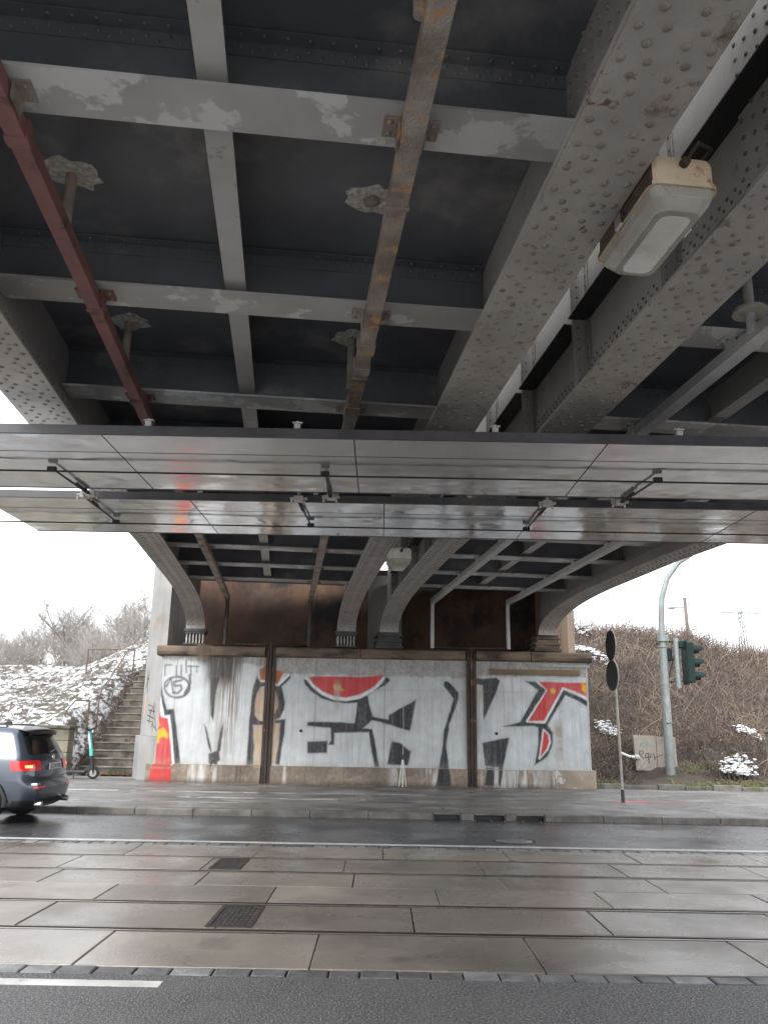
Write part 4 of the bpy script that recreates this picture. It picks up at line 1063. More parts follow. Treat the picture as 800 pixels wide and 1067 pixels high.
# undergrowth
def stems(name, n, place, hmin, hmax, r, material, seed, lean=1.0, sides=3, segs=4):
    random.seed(seed); mb = MB()
    for k in range(n):
        q = place()
        if q is None: continue
        p = Vector(q); a = random.uniform(0, 2*math.pi); L = random.uniform(hmin, hmax)
        d = Vector((math.cos(a), math.sin(a)*.8, 0)); path = [p]
        bend = random.uniform(.3, 1.3)*lean; rise = random.uniform(.35, 1.0)
        for i in range(1, segs+1):
            t = i/segs
            path.append(p + d*(L*bend*t*.8) + Vector((random.uniform(-.05, .05), random.uniform(-.05, .05), L*rise*(t-.55*bend*t*t))))
        mb.tube(path, [r*(1-.7*i/segs) for i in range(segs+1)], sides, caps=False, smooth=False)
    o = mb.build(name, material, fix=False); o['kind'] = 'stuff'; return o
def right_spot(y0=26.3, y1=39.5):
    def f():
        y = random.uniform(y0, y1); x = random.uniform(max(6.25, y*.235), y*.52+1)
        if y < 27.6 and 7.9 < x < 10.2: return None
        return (x, y, zr(x, y)-.03)
    return f
stems('bramble_thicket', 8000, right_spot(), .4, 1.4, .0105, M['bramble_twig'], 41)
stems('bramble_thicket', 4000, right_spot(28, 39.5), .4, 1.5, .010, M['bramble_tan'], 42, lean=.8)
stems('dry_twigs', 1800, right_spot(25.2, 28.5), .15, .5, .009, M['bramble_twig'], 43)
stems('bramble_canes', 420, right_spot(26.6, 39), 1.2, 2.4, .014, M['bramble_tan'], 51, lean=.9, sides=4, segs=6)
def crest():
    x = random.uniform(7, 22); y = random.uniform(36.5, 40)
    return (x, y, zr(x, y))
stems('bramble_thicket', 900, crest, .8, 1.7, .012, M['bramble_twig'], 44, lean=.5)
def leafy(name, n, place, s, material, seed, up=.5):
    random.seed(seed); mb = MB()
    for k in range(n):
        q = place()
        if q is None: continue
        p = Vector(q)+Vector((0, 0, random.uniform(0, up)))
        e = Euler((random.uniform(-1, 1), random.uniform(-1, 1), random.uniform(0, 6.3))).to_matrix()
        l = s*random.uniform(.5, 1.3); w_ = l*.35
        mb.add([p+e@Vector(v) for v in ((-l, 0, 0), (-l*.2, -w_, .1*l), (l, 0, 0), (-l*.2, w_, .1*l))], [(0, 1, 2, 3)])
    o = mb.build(name, material, fix=False); o['kind'] = 'stuff'; return o
leafy('dead_leaves', 5000, right_spot(26, 39), .05, M['leaf_dead'], 45, .7)
leafy('dead_leaves', 1200, right_spot(24.9, 26.6), .045, M['leaf_dead'], 46, .03)
def green_spot():
    c = random.choice(((9.2, 24.95, .5), (10.6, 25.5, .7), (11.4, 25.4, .6), (10.2, 27.2, .35), (8.3, 29.8, .4), (8.9, 30, .35), (6.6, 25.2, .3)))
    x = random.gauss(c[0], c[2]); y = max(24.85, random.gauss(c[1], c[2]*.4)); return (max(6.25, x), y, zr(x, y)-.02)
stems('green_weeds', 800, green_spot, .15, .5, .012, M['grass_green'], 47, lean=.9)
def left_spot():
    x = random.uniform(-28, -9.9); y = 26.8+13.5*random.random()**1.3
    if nz(x, y, .7, 9) < -.1: return None
    return (x, y, zl(x, y)-.02)
stems('dry_grass', 7000, left_spot, .1, .42, .014, M['bramble_twig'], 48, lean=1.2, segs=3)
def by_stairs():
    y = random.uniform(27.2, 33); x = random.gauss(-9.55, .22); return (x, y, max(zl(x, y), .12+.6*(y-27.2)))
stems('dry_twigs', 1500, by_stairs, .25, .8, .009, M['bramble_twig'], 49)
def foot():
    x = random.uniform(-9.5, -7.7); return (x, 27.1+random.uniform(-.25, .1), .12)
leafy('dead_leaves', 350, foot, .05, M['leaf_dead'], 50, .05)
# snow lying in the thicket
def snow_patch(x, y, z, r, seed, label):
    random.seed(seed); mb = MB()
    for k in range(int(110*max(1, r/.5))):
        a = random.uniform(0, 6.28); q = r*random.random()**.7
        cx, cy_ = q*1.1*math.cos(a)+.25*r*math.sin(k*.7), q*.8*math.sin(a); s = random.uniform(.02, .085)*(1.15-q/r*.5)
        zz = zr(x+cx, y+cy_)-z+random.uniform(.2, .36)
        el = random.uniform(0, 3.14); ex = random.uniform(1, 2.4)
        rows = []
        for i in range(5):
            ph = math.pi*i/4-math.pi/2; row = []
            for j in range(8):
                th = 2*math.pi*j/7 if j < 7 else 0
                n_ = 1+.7*mn.noise(Vector((math.cos(th)*1.7+k, math.sin(th)*1.7+k*3, ph)))
                u, v = s*ex*n_*math.cos(ph)*math.cos(th), s*n_*math.cos(ph)*math.sin(th)
                row.append((cx+u*math.cos(el)-v*math.sin(el), cy_+u*math.sin(el)+v*math.cos(el), zz+s*.5*n_*math.sin(ph)+u*random.uniform(-.1, .1)))
            row[-1] = row[0]
            rows.append(row)
        mb.grid(rows)
    o = mb.build('snow_patch', M['snow'], loc=(x, y, z)); o['kind'] = 'stuff'
snow_patch(8.15, 30.2, 2.75, .42, 1, 'small snow patch in the thicket between round signs and pole')
snow_patch(11.35, 27.0, 1.0, .5, 2, 'large snow patch low in the thicket by green weeds')
snow_patch(11.2, 26.6, .55, .45, 3, 'flat snow patch at the thicket foot below the large one')
snow_patch(8.6, 34.4, 4.75, .8, 4, 'snow patch high in the thicket beside the upper round sign')
snow_patch(12.9, 29.5, 2.4, .4, 5, 'snow patch in the thicket above the grey post')
snow_patch(9.0, 38.6, 5.9, 1.1, 6, 'snow patch on the thicket top beside the abutment pillar')
# edging stones at the foot
es = thing('edging_stones', 'row of low edging stones along the foot of the bramble slope', 'edging', (0, 24.72, .11))
random.seed(13); mb = MB(); x = 6.2
while x < 40:
    l = random.uniform(.75, 1.05); mb.box(x+.01, x+l-.01, random.uniform(-.02, .02), .16, -.02, random.uniform(.1, .17), bev=.02); x += l
mb.build('stones', M['edge_stone'], es)

# bare trees
def tree_mesh(seed, H, spread=1.0, bushy=False):
    random.seed(seed); tr = MB(); br = MB()
    def grow(mb, p, d, L, r, depth):
        n = 4; path = [p]; q = p.copy(); r = max(r, .011); dd = d.copy()
        for i in range(n):
            dd = (dd + Vector((random.uniform(-.18, .18), random.uniform(-.18, .18), random.uniform(-.03, .12)))).normalized()
            q = q + dd*L/n; path.append(q.copy())
        mb.tube(path, [r*(1-.5*i/n) for i in range(n+1)], 5 if depth < 2 else 3, caps=False)
        if depth >= 4: return
        k = (7, 6, 5, 5)[depth]
        for j in range(k):
            t = random.uniform(.3 if depth else .35, 1)
            b = path[min(n, int(t*n))]
            ax = Vector((random.uniform(-1, 1), random.uniform(-1, 1), random.uniform(-.2, .6))).normalized()
            nd = (dd*.75 + ax*spread*.95).normalized()
            grow(br, b, nd, L*random.uniform(.45, .68), r*.5, depth+1)
    if bushy:
        for k in range(5):
            grow(tr, Vector((random.uniform(-.5, .5), random.uniform(-.5, .5), -.2)), Vector((random.uniform(-.5, .5), random.uniform(-.5, .5), 1)).normalized(), H*.5, .07, 1)
    else: grow(tr, Vector((0, 0, -.3)), Vector((0, 0, 1)), H*.55, .13, 0)
    return tr, br
def make_tree(name, seed, H, loc, label, group, bushy=False, frost_haze=True):
    t = thing(name, label, 'tree' if not bushy else 'shrub', loc, 0, group)
    a, b = tree_mesh(seed, H, 1.0, bushy)
    a.build('trunk', M['bark'], t, fix=False); b.build('crown', M['frosty_hazy_bark'] if frost_haze else M['bark'], t, fix=False)
    return t
clear = make_tree('bare_tree', 61, 10.0, (-23.6, 62, 3.5), 'bare tree with a clear straight trunk behind the snowy slope', 'bare trees beyond the snowy slope')
tall = make_tree('bare_tree', 62, 11.6, (-19.2, 66, 3.6), 'tallest bare tree, frosty and hazy, beside the abutment pillar', 'bare trees beyond the snowy slope')
bush = make_tree('bare_shrub', 63, 7.2, (-30, 60, 3.5), 'bare bushy shrub in the hedge line beyond the snowy slope', 'bare shrubs beyond the snowy slope', True)
def again(src, x, y, z, rz, s, label):
    c = copy_tree(src); c.location = (x, y, z); c.rotation_euler = (0, 0, rz); c.scale = (s, s, s); c['label'] = label
L_ = 'bare tree, frosty and hazy, in the row beyond the snowy slope'
again(tall, -21.2, 70, 3.6, 1.3, .85, L_); again(clear, -26.5, 68, 3.6, 2.2, .85, L_); again(tall, -17.6, 60, 3.8, 4.0, .8, L_)
again(clear, -29.5, 70, 3.6, 4.1, .8, L_); again(clear, -33.5, 72, 3.6, .6, .7, L_)
for i in range(8): again((clear, tall)[i % 2], -34+i*2.3, 74+random.uniform(-3, 8), 3.6, i*1.7, .8+.04*i, L_)
L_ = 'bare bushy shrub in the hedge line beyond the snowy slope'
random.seed(77)
for i in range(11):
    again(bush, -33+i*1.45+random.uniform(-.4, .4), random.uniform(54, 64), 3.5, random.uniform(0, 6), random.uniform(.75, 1.05), L_)

# grit and leaf litter along the wall foot and the gutter
random.seed(91); mb = MB()
for k in range(900):
    if k < 600: x = random.uniform(-6.6, 6.2); y = YW-.12-abs(random.gauss(0, .18)); z = .116
    else: x = random.uniform(-20, 20); y = 17.03-abs(random.gauss(0, .1)); z = .001
    s_ = random.uniform(.008, .03); h_ = s_*random.uniform(.3, .8); a = random.uniform(0, 6.3)
    pts = [(x+s_*math.cos(a+q*1.57)*random.uniform(.6, 1.2), y+s_*math.sin(a+q*1.57)*random.uniform(.6, 1.2), z) for q in range(4)]
    mb.add(pts+[(x, y, z+h_)], [(0, 1, 4), (1, 2, 4), (2, 3, 4), (3, 0, 4)])
o = mb.build('grit', M['leaf_dead'], fix=False); o['kind'] = 'stuff'
# ------------------------------------------------------------------ street furniture
t = thing('street_mast', 'tall grey steel mast with a bent top on the bramble slope foot', 'mast', (9.2, 27, .3))
mb = MB(); mb.tube([(0, 0, -.1), (0, 0, 1.2), (.02, 0, 4.1)], [.15, .14, .125], 20); mb.tube([(.02, 0, 4.1), (.02, 0, 4.16)], [.15, .15], 20)
mb.tube([(.02, 0, 4.16), (.03, 0, 4.95), (.1, 0, 5.75), (.32, 0, 6.4), (.74, 0, 6.95), (1.35, -.02, 7.35), (2.3, -.05, 7.75), (3.5, -.1, 8.05)], [.1, .098, .095, .09, .085, .075, .065, .055], 16)
mb.build('pole', M['galvanized'], t)
mb = MB(); mb.box(-.09, .09, -.17, -.13, 1.7, 2.05, bev=.01); mb.build('access_door', M['galvanized'], t)
mb = MB()
for z in (.9, 2.9): mb.lathe([(.147, z), (.147, z+.05)], (0.01, 0, 0), 20)
mb.lathe([(.16, 4.3), (.16, 4.5)], (.02, 0, 0), 16); mb.box(.1, .22, -.04, .04, 4.3, 4.52, bev=.01)
mb.build('band', M['galvanized'], t)
# traffic light
t = thing('traffic_light', 'dark green traffic light bracketed to the grey mast, turned sideways', 'traffic light', (9.2, 27, 0))
mb = MB(); mb.box(.72, .96, -.2, .2, 3.28, 4.58, bev=.03); mb.box(.70, .73, -.26, .26, 3.22, 4.64, bev=.01)
mb.build('housing', M['signal_green'], t)
for z in (4.36, 3.93, 3.50):
    mb = MB(); rows = []
    for x, r in ((.95, .15), (1.15, .15), (1.3, .14)):
        rows.append([(x - (.14 if (x > 1.2 and (j < 3 or j > 13)) else 0), r*math.sin(R(-150+300*j/16)), z+r*math.cos(R(-150+300*j/16))) for j in range(17)])
    inner = [[(p[0], p[1]*.93, z+(p[2]-z)*.93) for p in row] for row in rows]
    mb.grid(rows); mb.grid(inner, flip=True); mb.grid([rows[-1], inner[-1]])
    mb.build('visor', M['signal_green'], t)
    mb = MB(); mb.lathe([(.13, 0), (.12, .015), (.06, .03)], (.965, 0, z), 20, M=Matrix.Rotation(R(90), 3, 'Y')); mb.build('lens', M['signal_lens'], t)
mb = MB(); mb.tube([(.45, -.02, 3.1), (.45, -.02, 4.72)], .085, 14); mb.build('bracket_post', M['galvanized'], t)
mb = MB()
for z in (3.3, 4.6): mb.tube([(.12, 0, z), (.72, 0, z+.02)], .022, 8)
mb.tube([(.12, .02, 3.32), (.4, .02, 4.2)], .02, 6); mb.box(.52, .72, -.1, .1, 4.4, 4.62, bev=.02)
mb.build('bracket', M['signal_green'], t)
mb = MB(); mb.box(.08, .36, .1, .3, 3.98, 4.4, bev=.03); mb.build('rear_signal_box', M['signal_green'], t)
# two round signs on one post
t = thing('sign_post', 'leaning post with two round signs, one above the other, seen from behind', 'sign', (5.75, 20.3, .1))
mb = MB(); mb.tube([(0, 0, .28), (-.025, 0, 2.0), (-.06, 0, 4.1)], [.032, .032, .03], 10); mb.build('post', M['pole_steel'], t)
mb = MB(); mb.tube([(.002, 0, .0), (0, 0, .3)], .04, 10); mb.build('post_foot', M['sign_back'], t)
for z, r, yaw in ((3.68, .36, 182), (2.95, .36, 186)):
    mb = MB(); Mx = Matrix.Rotation(R(yaw), 3, 'Z') @ Matrix.Rotation(R(90), 3, 'Y')
    mb.lathe([(r, -.004), (r+.004, .0), (r+.004, .012), (.02, .012)], (-.12, -.05, z), 40, M=Mx, smooth=False)
    d = mb.build('sign_disc', M['sign_back'], t)
    mb = MB(); mb.lathe([(r+.006, -.03), (r+.012, -.028), (r+.012, -.005), (r-.01, -.005)], (-.12, -.05, z), 40, M=Mx); mb.build('rim', M['sign_edge'], d)
    mb = MB(); mb.box(-.11, .0, -.03, .03, z-.03, z+.03, bev=.008); mb.build('clamp', M['pole_steel'], d)
# board behind the mast
t = thing('signal_cabinet', 'dented grey metal board with a scrawled tag behind the mast', 'cabinet', (8.95, 27.45, .4))
mb = MB(); mb.prism([(-.72, .12), (-.02, .11), (-.02, 1.2), (-.77, 1.22)], 'y', -.02, .05, M=Matrix.Rotation(R(6), 4, 'Z')); mb.build('left_sheet', M['board_grey'], t)
mb = MB(); mb.prism([(.0, .14), (.62, .14), (.6, 1.16), (.0, 1.18)], 'y', -.02, .05, M=Matrix.Rotation(R(-5), 4, 'Z')); mb.build('right_sheet', M['board_grey'], t)
mb = MB(); mb.box(-.65, .55, .08, .4, 0, 1.12); mb.build('body', M['board_grey'], t)
def scrawl(pts, w, mbx):
    tmp = MB(); stroke_poly(tmp, pts, w, -.024)
    mbx.add([Matrix.Rotation(R(6), 3, 'Z') @ Vector(v) for v in tmp.v], tmp.f)
mb = MB()
for p in ([(-.62, .5), (-.58, .72), (-.48, .72), (-.46, .64), (-.57, .6), (-.46, .47)], [(-.42, .5), (-.38, .64), (-.3, .66), (-.3, .54), (-.4, .5)], [(-.3, .66), (-.29, .34)], [(-.25, .5), (-.23, .64), (-.17, .55), (-.12, .66), (-.08, .44)]): scrawl(p, .03, mb)
mb.build('scrawled_tag', M['spray_black'], t, fix=False)
mb = MB()
for p in ([(-.6, .85), (-.56, 1.05), (-.5, .88)], [(-.48, .86), (-.44, 1.03), (-.38, .86), (-.36, 1.0)], [(-.34, .84), (-.28, 1.0), (-.22, .84)], [(-.2, .95), (-.12, .8), (-.08, .9)], [(-.6, .93), (-.1, .88)]): scrawl(p, .018, mb)
mb.build('teal_tag', M['spray_bluegreen'], t, fix=False)
t = thing('pipe_end', 'short white pipe sticking out of the brambles beside the grey board', 'pipe', (7.95, 27.2, .95))
mb = MB(); mb.tube([(-.28, 0, .12), (.02, 0, 0), (.2, .05, -.02)], .045, 10); mb.build('pipe', M['white_plastic'], t)
mb = MB(); mb.tube([(.2, .05, -.02), (.36, .1, -.03)], .08, 12); mb.build('collar', M['insulator'], t)
t = thing('concrete_post', 'squat weathered concrete post in the brambles, partly cut by the picture edge', 'post', (12.55, 27.0, .3))
mb = MB(); mb.box(-.2, .2, -.15, .15, -.1, 1.45, bev=.03); mb.build('shaft', M['edge_stone'], t)
mb = MB(); mb.box(-.24, .24, -.19, .19, 1.455, 1.55, bev=.02); mb.build('cap', M['step_nose'], t)
# poles far behind
t = thing('utility_pole', 'brown wooden pole with a small lamp arm behind the brambles', 'pole', (22.4, 60, 3.5))
mb = MB(); mb.tube([(.1, 0, 0), (-.05, 0, 7.8)], [.16, .12], 10); mb.build('shaft', M['wood_pole'], t)
mb = MB(); mb.tube([(-.03, 0, 7.0), (-.4, 0, 7.1), (-.85, 0, 7.05)], .05, 6); mb.tube([(-.85, 0, 7.05), (-1.3, 0, 6.98)], .1, 8); mb.build('lamp_arm', M['lattice_steel'], t)
t = thing('lattice_mast', 'far pale lattice mast with a cross arm above the brambles', 'mast', (48.4, 110, 3.6))
mb = MB()
for sx in (-1, 1):
    for sy in (-1, 1): mb.tube([(sx*.75, sy*.75, 0), (sx*.18, sy*.18, 14.2)], [.1, .06], 5)
for k in range(11):
    a, b = k*1.27, (k+1)*1.27; wa, wb = .75-.57*a/14.2, .75-.57*b/14.2; s = 1 if k % 2 else -1
    for sy in (-1, 1): mb.tube([(s*wa, sy*wa, a), (-s*wb, sy*wb, b)], .045, 4)
mb.build('tower', M['lattice_steel'], t)
mb = MB(); mb.tube([(-2.6, 0, 13.7), (2.6, 0, 13.7)], .09, 5)
for x in (-2.5, -1.4, 1.2, 2.5): mb.tube([(x, 0, 13.7), (x, 0, 14.4)], .06, 5)
mb.build('cross_arm', M['lattice_steel'], t)
t = thing('catenary_pole', 'slim far pole beside the lattice mast at the picture edge', 'pole', (51.5, 108, 3.6))
mb = MB(); mb.tube([(0, 0, 0), (-.1, 0, 9.5)], [.16, .1], 6); mb.tube([(-.1, 0, 8.9), (-.9, 0, 9.2)], .05, 5); mb.build('shaft', M['lattice_steel'], t)
# ------------------------------------------------------------------ car (heading away to -X) and the e-scooter
car = thing('parked_car', 'dark blue grey estate SUV with its red tail light glowing at the kerb', 'car', (-5.93, 15.82, 0), math.pi)
#        z    xr    xf    w    rr   rf
ROWS = [(.23, .24, 4.30, .78, .2, .3), (.31, .09, 4.48, .87, .22, .34), (.45, .02, 4.58, .915, .24, .4), (.60, .0, 4.61, .93, .25, .44),
        (.70, .03, 4.61, .935, .25, .46), (.78, .085, 4.6, .935, .25, .46), (.92, .10, 4.54, .93, .27, .46), (1.04, .13, 4.40, .92, .27, .46),
        (1.11, .17, 4.1, .905, .25, .46), (1.17, .20, 3.35, .88, .23, .40), (1.29, .27, 3.02, .835, .21, .36), (1.42, .35, 2.66, .78, .19, .34), (1.53, .41, 2.36, .735, .18, .32),
        (1.60, .48, 2.15, .69, .18, .30), (1.64, .62, 1.95, .61, .18, .28), (1.662, .9, 1.7, .42, .18, .2)]
def row_at(z):
    for a, b in zip(ROWS[:-1], ROWS[1:]):
        if a[0] <= z <= b[0]:
            t = (z-a[0])/(b[0]-a[0]); return tuple(p+(q-p)*t for p, q in zip(a, b))
    return ROWS[-1] if z > ROWS[-1][0] else ROWS[0]
def surf(z, t):
    """t: 0-1 rear face, 1-2 rear corner, 2-3 side, 3-4 front corner, 4-5 front face; negative = other side"""
    z_, xr, xf, w, rr, rf = row_at(z); s = 1 if t >= 0 else -1; t = abs(t)
    bow = .05
    if t <= 1: y = (w-rr)*t; x = xr + bow*(y/w)**2
    elif t <= 2:
        a = (t-1)*math.pi/2; x0 = xr+bow*((w-rr)/w)**2
        y = w-rr+rr*math.sin(a); x = x0+rr*1.0*(1-math.cos(a))
    elif t <= 3:
        xa = xr+bow*((w-rr)/w)**2+rr; xb = xf-rf; x = xa+(xb-xa)*(t-2); y = w*(1-.03*abs(2*(t-2)-1)**3)
    elif t <= 4:
        a = (t-3)*math.pi/2; y = w*.97-rf*.8*(1-math.cos(a)); x = xf-rf+rf*math.sin(a)*.9
    else: y = (w*.97-rf*.8)*(5-t); x = xf-rf*.1+.04*(1-(y/w)**2)*(t-4)
    return Vector((x, s*y, z))
TS = [0, .35, .7, 1, 1.2, 1.4, 1.6, 1.8, 2, 2.15, 2.3, 2.45, 2.6, 2.75, 2.9, 3, 3.25, 3.5, 3.75, 4, 4.5, 5]
full = [-t for t in TS[:0:-1]] + TS
zs = []
for a, b in zip(ROWS[:-1], ROWS[1:]):
    for k in range(2): zs.append(a[0]+(b[0]-a[0])*k/2)
zs.append(ROWS[-1][0])
mb = MB()
rows_ = [[surf(z, t) for t in full] for z in zs]
mb.grid(rows_)
top_ = rows_[-1]; mb.add(top_, [list(range(len(top_)))], smooth=True); mb.add(rows_[0], [list(range(len(top_)))])
body = mb.build('body', M['car_paint'], car)
def patch(name, z0, z1, t0, t1, off, material, nz_=5, nt=12, parent=car, thick=True, skew=0.0):
    mb = MB(); g = []
    for i in range(nz_+1):
        z = z0+(z1-z0)*i/nz_; r = []
        for j in range(nt+1):
            t = t0+(t1-t0)*j/nt + skew*(i/nz_-.5)
            p = surf(z, t); e = .01
            du = surf(z, t+e)-surf(z, t-e); dv = surf(min(z+e, 1.655), t)-surf(z-e, t)
            n = du.cross(dv)
            if n.length < 1e-9: n = Vector((-1, 0, 0))
            n.normalize(); c = p-Vector((2.2, 0, .8))
            if n.dot(c) < 0: n = -n
            r.append(p+n*off)
        g.append(r)
    mb.grid(g)
    return mb.build(name, material, parent)
patch('rear_window', 1.17, 1.52, -1.35, 1.35, .006, M['car_glass'], 8, 24)
for s in (1, -1):
    patch('side_window', 1.17, 1.49, s*2.0, s*2.16, .006, M['car_glass'])
    patch('side_window', 1.17, 1.5, s*2.2, s*2.55, .006, M['car_glass'])
    patch('side_window', 1.17, 1.5, s*2.59, s*2.95, .006, M['car_glass'])
    tl = patch('tail_light', .89, 1.06, s*.80, s*2.10, .012, M['tail_red'], 6, 22)
    patch('lit_strip', .94, .985, s*1.3, s*1.62, .017, M['tail_lit'], 3, 14, tl)
    patch('reflector', .60, .63, s*.75, s*1.45, .008, M['tail_red'], 2, 10)
    patch('trim_strip', .655, .69, s*.95, s*1.5, .005, M['chrome'], 2, 10)
    mb = MB(); mb.tube([(-.01, s*.62, .335), (.2, s*.62, .345)], [.052, .05], 14); mb.build('exhaust_tip', M['chrome'], car)
    patch('headlight', .82, .95, s*3.3, s*4.3, .01, M['chrome'], 4, 10)
patch('windscreen', 1.15, 1.5, -5, 5, .006, M['car_glass'], 4, 2) if False else None
patch('lower_trim', .24, .40, -2.95, 2.95, .006, M['car_black'], 4, 60)
patch('tailgate_seam', .765, .775, -1.1, 1.1, .003, M['car_black'], 1, 16)
# roof spoiler, wiper, plate, badge, fin
mb = MB(); rows_ = []
for x, z, hw in ((.25, 1.555, .64), (.24, 1.578, .65), (.38, 1.618, .66), (.7, 1.652, .60)):
    rows_.append([(x+.10*(y/hw)**2, y, z-.035*(y/hw)**2) for y in [hw*(k/8-1) for k in range(17)]])
low_ = [[(x, y, z-.03) for x, y, z in rows_[0]], [(x+.1, y, z-.05) for x, y, z in rows_[0]]]
mb.grid([low_[1], low_[0]]+rows_, smooth=True)
mb.build('roof_spoiler', M['car_black'], car)
mb = MB(); mb.box(.262, .272, -.12, .12, 1.53, 1.545); mb.build('brake_light', M['tail_red'], car)
mb = MB(); mb.tube([(.18, 0, 1.175), (.22, -.28, 1.22), (.23, -.38, 1.235)], [.016, .011, .009], 6); mb.build('rear_wiper', M['car_black'], car)
pl = MB(); pl.box(.055, .07, -.26, .26, .895, 1.005, bev=.006); p_ = pl.build('licence_plate', M['plate_white'], car)
# the small dark characters on the plate
text_mesh('plate_characters', 'SLCW 870', .105, M['plate_ink'], p_, (.0535, 0, .95), (R(90), 0, R(-90)))
mb = MB(); mb.lathe([(.045, 0), (.045, .012), (.03, .014)], (.115, 0, 1.1), 20, M=Matrix.Rotation(R(-80), 3, 'Y')); mb.build('badge', M['chrome'], car)
mb = MB(); mb.prism([(.95, 1.655), (1.2, 1.665), (1.0, 1.73), (.96, 1.725)], 'y', -.02, .02); mb.build('roof_fin', M['car_black'], car)
for s in (1, -1):
    mb = MB(); mb.tube([(.75, s*.6, 1.62), (.8, s*.6, 1.675), (2.0, s*.62, 1.67), (2.1, s*.62, 1.6)], .016, 6); mb.build('roof_rail', M['car_black'], car)
    mb = MB(); mb.box(2.62, 2.8, *sorted((s*.88, s*1.06)), 1.08, 1.22, bev=.04); mb.build('wing_mirror', M['car_paint'], car)
    for x in (.92, 3.7):
        wl_ = None
        mb = MB()
        prof = [(.2, -.115), (.30, -.12), (.345, -.10), (.352, 0), (.345, .10), (.30, .12), (.2, .115)]
        mb.lathe(prof, (x, s*.835, .352), 32, M=Matrix.Rotation(R(90), 3, 'X'))
        wh = mb.build('wheel', M['tyre'], car)
        mb = MB(); mb.lathe([(.23, s*-.122), (.215, s*-.127), (.2, s*-.118), (.06, s*-.116), (.05, s*-.13)], (x, s*.835, .352), 28, M=Matrix.Rotation(R(90), 3, 'X')); mb.build('rim', M['alloy'], wh)
        mb = MB(); rows_ = []
        for r_, o_ in ((.37, .945), (.43, .952), (.44, .93)):
            rows_.append([(x+r_*math.cos(R(a)), s*o_, .352+r_*math.sin(R(a))) for a in range(-12, 193, 8)])
        mb.grid(rows_); mb.build('wheel_arch', M['car_black'], car)

sc = thing('electric_scooter', 'teal and black electric rental scooter standing by the retaining wall', 'scooter', (-8.32, 24.95, .115))
sc.scale = (1.18, 1.18, 1.18)
def wheel(x, r):
    mb = MB(); mb.lathe([(r*.62, -.025), (r*.9, -.032), (r, -.012), (r, .012), (r*.9, .032), (r*.62, .025)], (x, 0, r), 26, M=Matrix.Rotation(R(90), 3, 'X'))
    w = mb.build('wheel', M['tyre'], sc)
    mb = MB(); mb.lathe([(r*.6, -.028), (r*.5, -.018), (r*.25, -.03), (r*.1, -.034)], (x, 0, r), 20, M=Matrix.Rotation(R(90), 3, 'X'))
    mb.lathe([(r*.6, .028), (r*.5, .018), (r*.25, .03), (r*.1, .034)], (x, 0, r), 20, M=Matrix.Rotation(R(90), 3, 'X'))
    mb.build('hub', M['alloy'], w)
wheel(0, .14); wheel(-.98, .12)
mb = MB(); mb.box(-.86, -.18, -.085, .085, .13, .2, bev=.02); mb.prism([(-.2, .14), (-.05, .3), (-.09, .36), (-.26, .19)], 'y', -.035, .035); mb.build('deck', M['scooter_black'], sc)
mb = MB(); mb.box(-.82, -.24, -.07, .07, .201, .206); mb.build('grip_mat', M['tyre'], sc)
mb = MB(); mb.tube([(.01, -.05, .14), (-.03, -.05, .32), (-.05, 0, .4)], .02, 8); mb.tube([(.01, .05, .14), (-.03, .05, .32), (-.05, 0, .4)], .02, 8); mb.build('fork', M['scooter_black'], sc)
mb = MB(); mb.prism([(-.115, .16), (-.14, .27), (-.05, .31), (.06, .31), (.15, .24), (.155, .22), (.06, .285), (-.04, .285)], 'y', -.03, .03); mb.build('front_mudguard', M['scooter_black'], sc)
mb = MB(); mb.prism([(-1.08, .2), (-.98, .27), (-.87, .22), (-.87, .19), (-.98, .245), (-1.06, .19)], 'y', -.03, .03); mb.build('rear_mudguard', M['scooter_black'], sc)
mb = MB(); mb.tube([(-.05, 0, .34), (-.085, 0, .55)], .042, 12); mb.build('stem_base', M['scooter_black'], sc)
mb = MB(); mb.tube([(-.085, 0, .55), (-.2, 0, 1.14)], [.045, .04], 12); mb.build('stem', M['teal'], sc)
mb = MB(); mb.box(-.018, .018, -.046, -.040, -.15, .2); 
o = mb.build('stem_sticker', M['white_plastic'], sc); o.location = (-.155, 0, .88); o.rotation_euler = (0, R(-11), 0)
mb = MB(); mb.tube([(-.2, -.24, 1.2), (-.205, -.06, 1.17), (-.205, .06, 1.17), (-.2, .24, 1.2)], .018, 8); mb.box(-.25, -.13, -.05, .05, 1.14, 1.2, bev=.015)
h = mb.build('handlebar', M['scooter_black'], sc)
for s in (-1, 1):
    mb = MB(); mb.tube([(-.2, s*.15, 1.188), (-.2, s*.28, 1.205)], .024, 8); mb.build('grip', M['tyre'], h)
mb = MB(); mb.box(-.13, -.1, -.03, .03, 1.1, 1.16, bev=.01); mb.build('headlamp', M['white_plastic'], sc)
mb = MB(); mb.tube([(-.5, .08, .15), (-.55, .2, .0)], .012, 6); mb.build('kickstand', M['alloy'], sc)
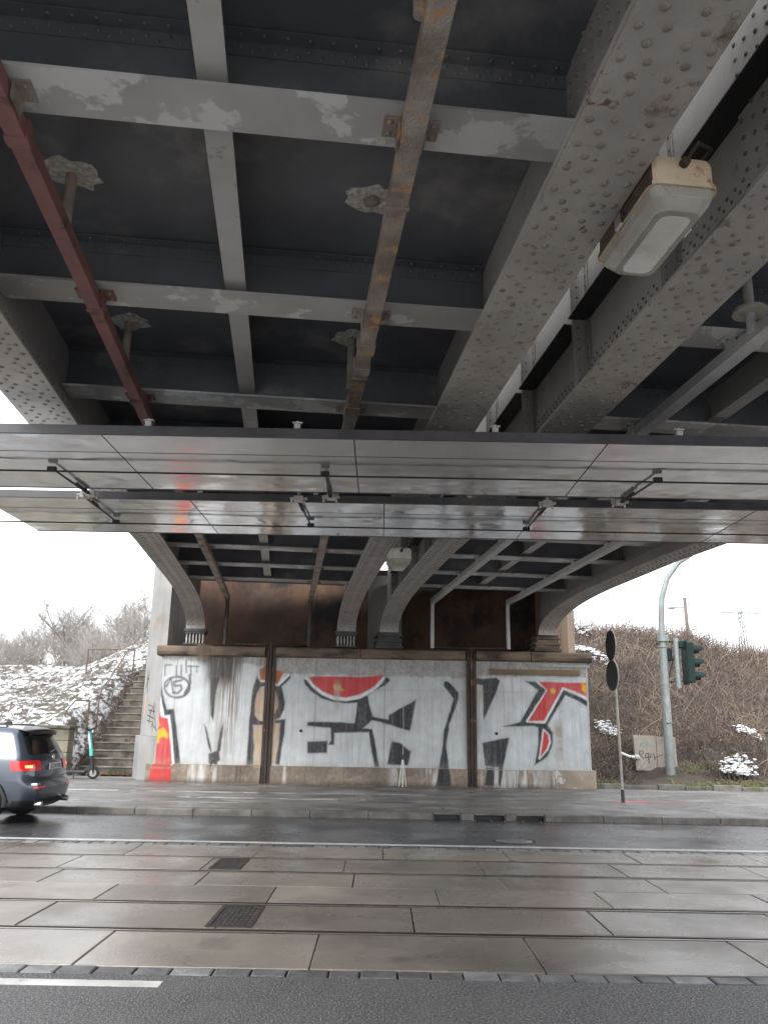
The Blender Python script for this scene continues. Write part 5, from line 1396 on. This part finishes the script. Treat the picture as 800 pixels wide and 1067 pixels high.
# ------------------------------------------------------------------ camera, sky, sun
cd = bpy.data.cameras.new('Camera'); co = bpy.data.objects.new('Camera', cd); COL.objects.link(co)
cd.sensor_fit = 'VERTICAL'; cd.sensor_height = 36; cd.lens = 36*850/1067
cd.clip_start = .05; cd.clip_end = 3000
co.matrix_world = Matrix.Translation((0, 0, 1.78)) @ Matrix.Rotation(R(90+14.64), 4, 'X') @ Matrix.Rotation(.018, 4, 'Z')
scene.camera = co
w = bpy.data.worlds.new('World'); scene.world = w; w.use_nodes = True
nt = w.node_tree; bg = nt.nodes['Background']
sky = nt.nodes.new('ShaderNodeTexSky'); sky.sky_type = 'NISHITA'; sky.sun_disc = False
SUN_EL, SUN_AZ = R(38), R(205)
sky.sun_elevation = SUN_EL; sky.sun_rotation = SUN_AZ
sky.air_density = 1.0; sky.dust_density = 6.0; sky.ozone_density = .6
hs = nt.nodes.new('ShaderNodeHueSaturation'); hs.inputs['Saturation'].default_value = .12
nt.links.new(sky.outputs[0], hs.inputs['Color'])
mx = nt.nodes.new('ShaderNodeMix'); mx.data_type = 'RGBA'; mx.inputs[0].default_value = .75; mx.inputs[7].default_value = (7.0, 7.25, 7.6, 1)
nt.links.new(hs.outputs[0], mx.inputs[6]); nt.links.new(mx.outputs[2], bg.inputs['Color'])
bg.inputs['Strength'].default_value = .15
sl = bpy.data.lights.new('sun', 'SUN'); sl.energy = .7; sl.angle = R(25); sl.color = (1, .97, .93)
so = bpy.data.objects.new('sun', sl); COL.objects.link(so)
# light travels from the sky direction (azimuth measured like the sky texture) down to the street
dv = Vector((math.sin(SUN_AZ)*math.cos(SUN_EL), math.cos(SUN_AZ)*math.cos(SUN_EL), math.sin(SUN_EL)))
so.rotation_euler = (-dv).to_track_quat('-Z', 'Y').to_euler()
vs = scene.view_settings; vs.view_transform = 'Standard'; vs.look = 'None'; vs.gamma = 1; vs.use_curve_mapping = False
vs.exposure = 1.38
cy = scene.cycles
cy.use_denoising = True
try: cy.denoiser = 'OPENIMAGEDENOISE'
except Exception: pass
cy.max_bounces = 8; cy.diffuse_bounces = 5; cy.glossy_bounces = 4; cy.sample_clamp_indirect = 8
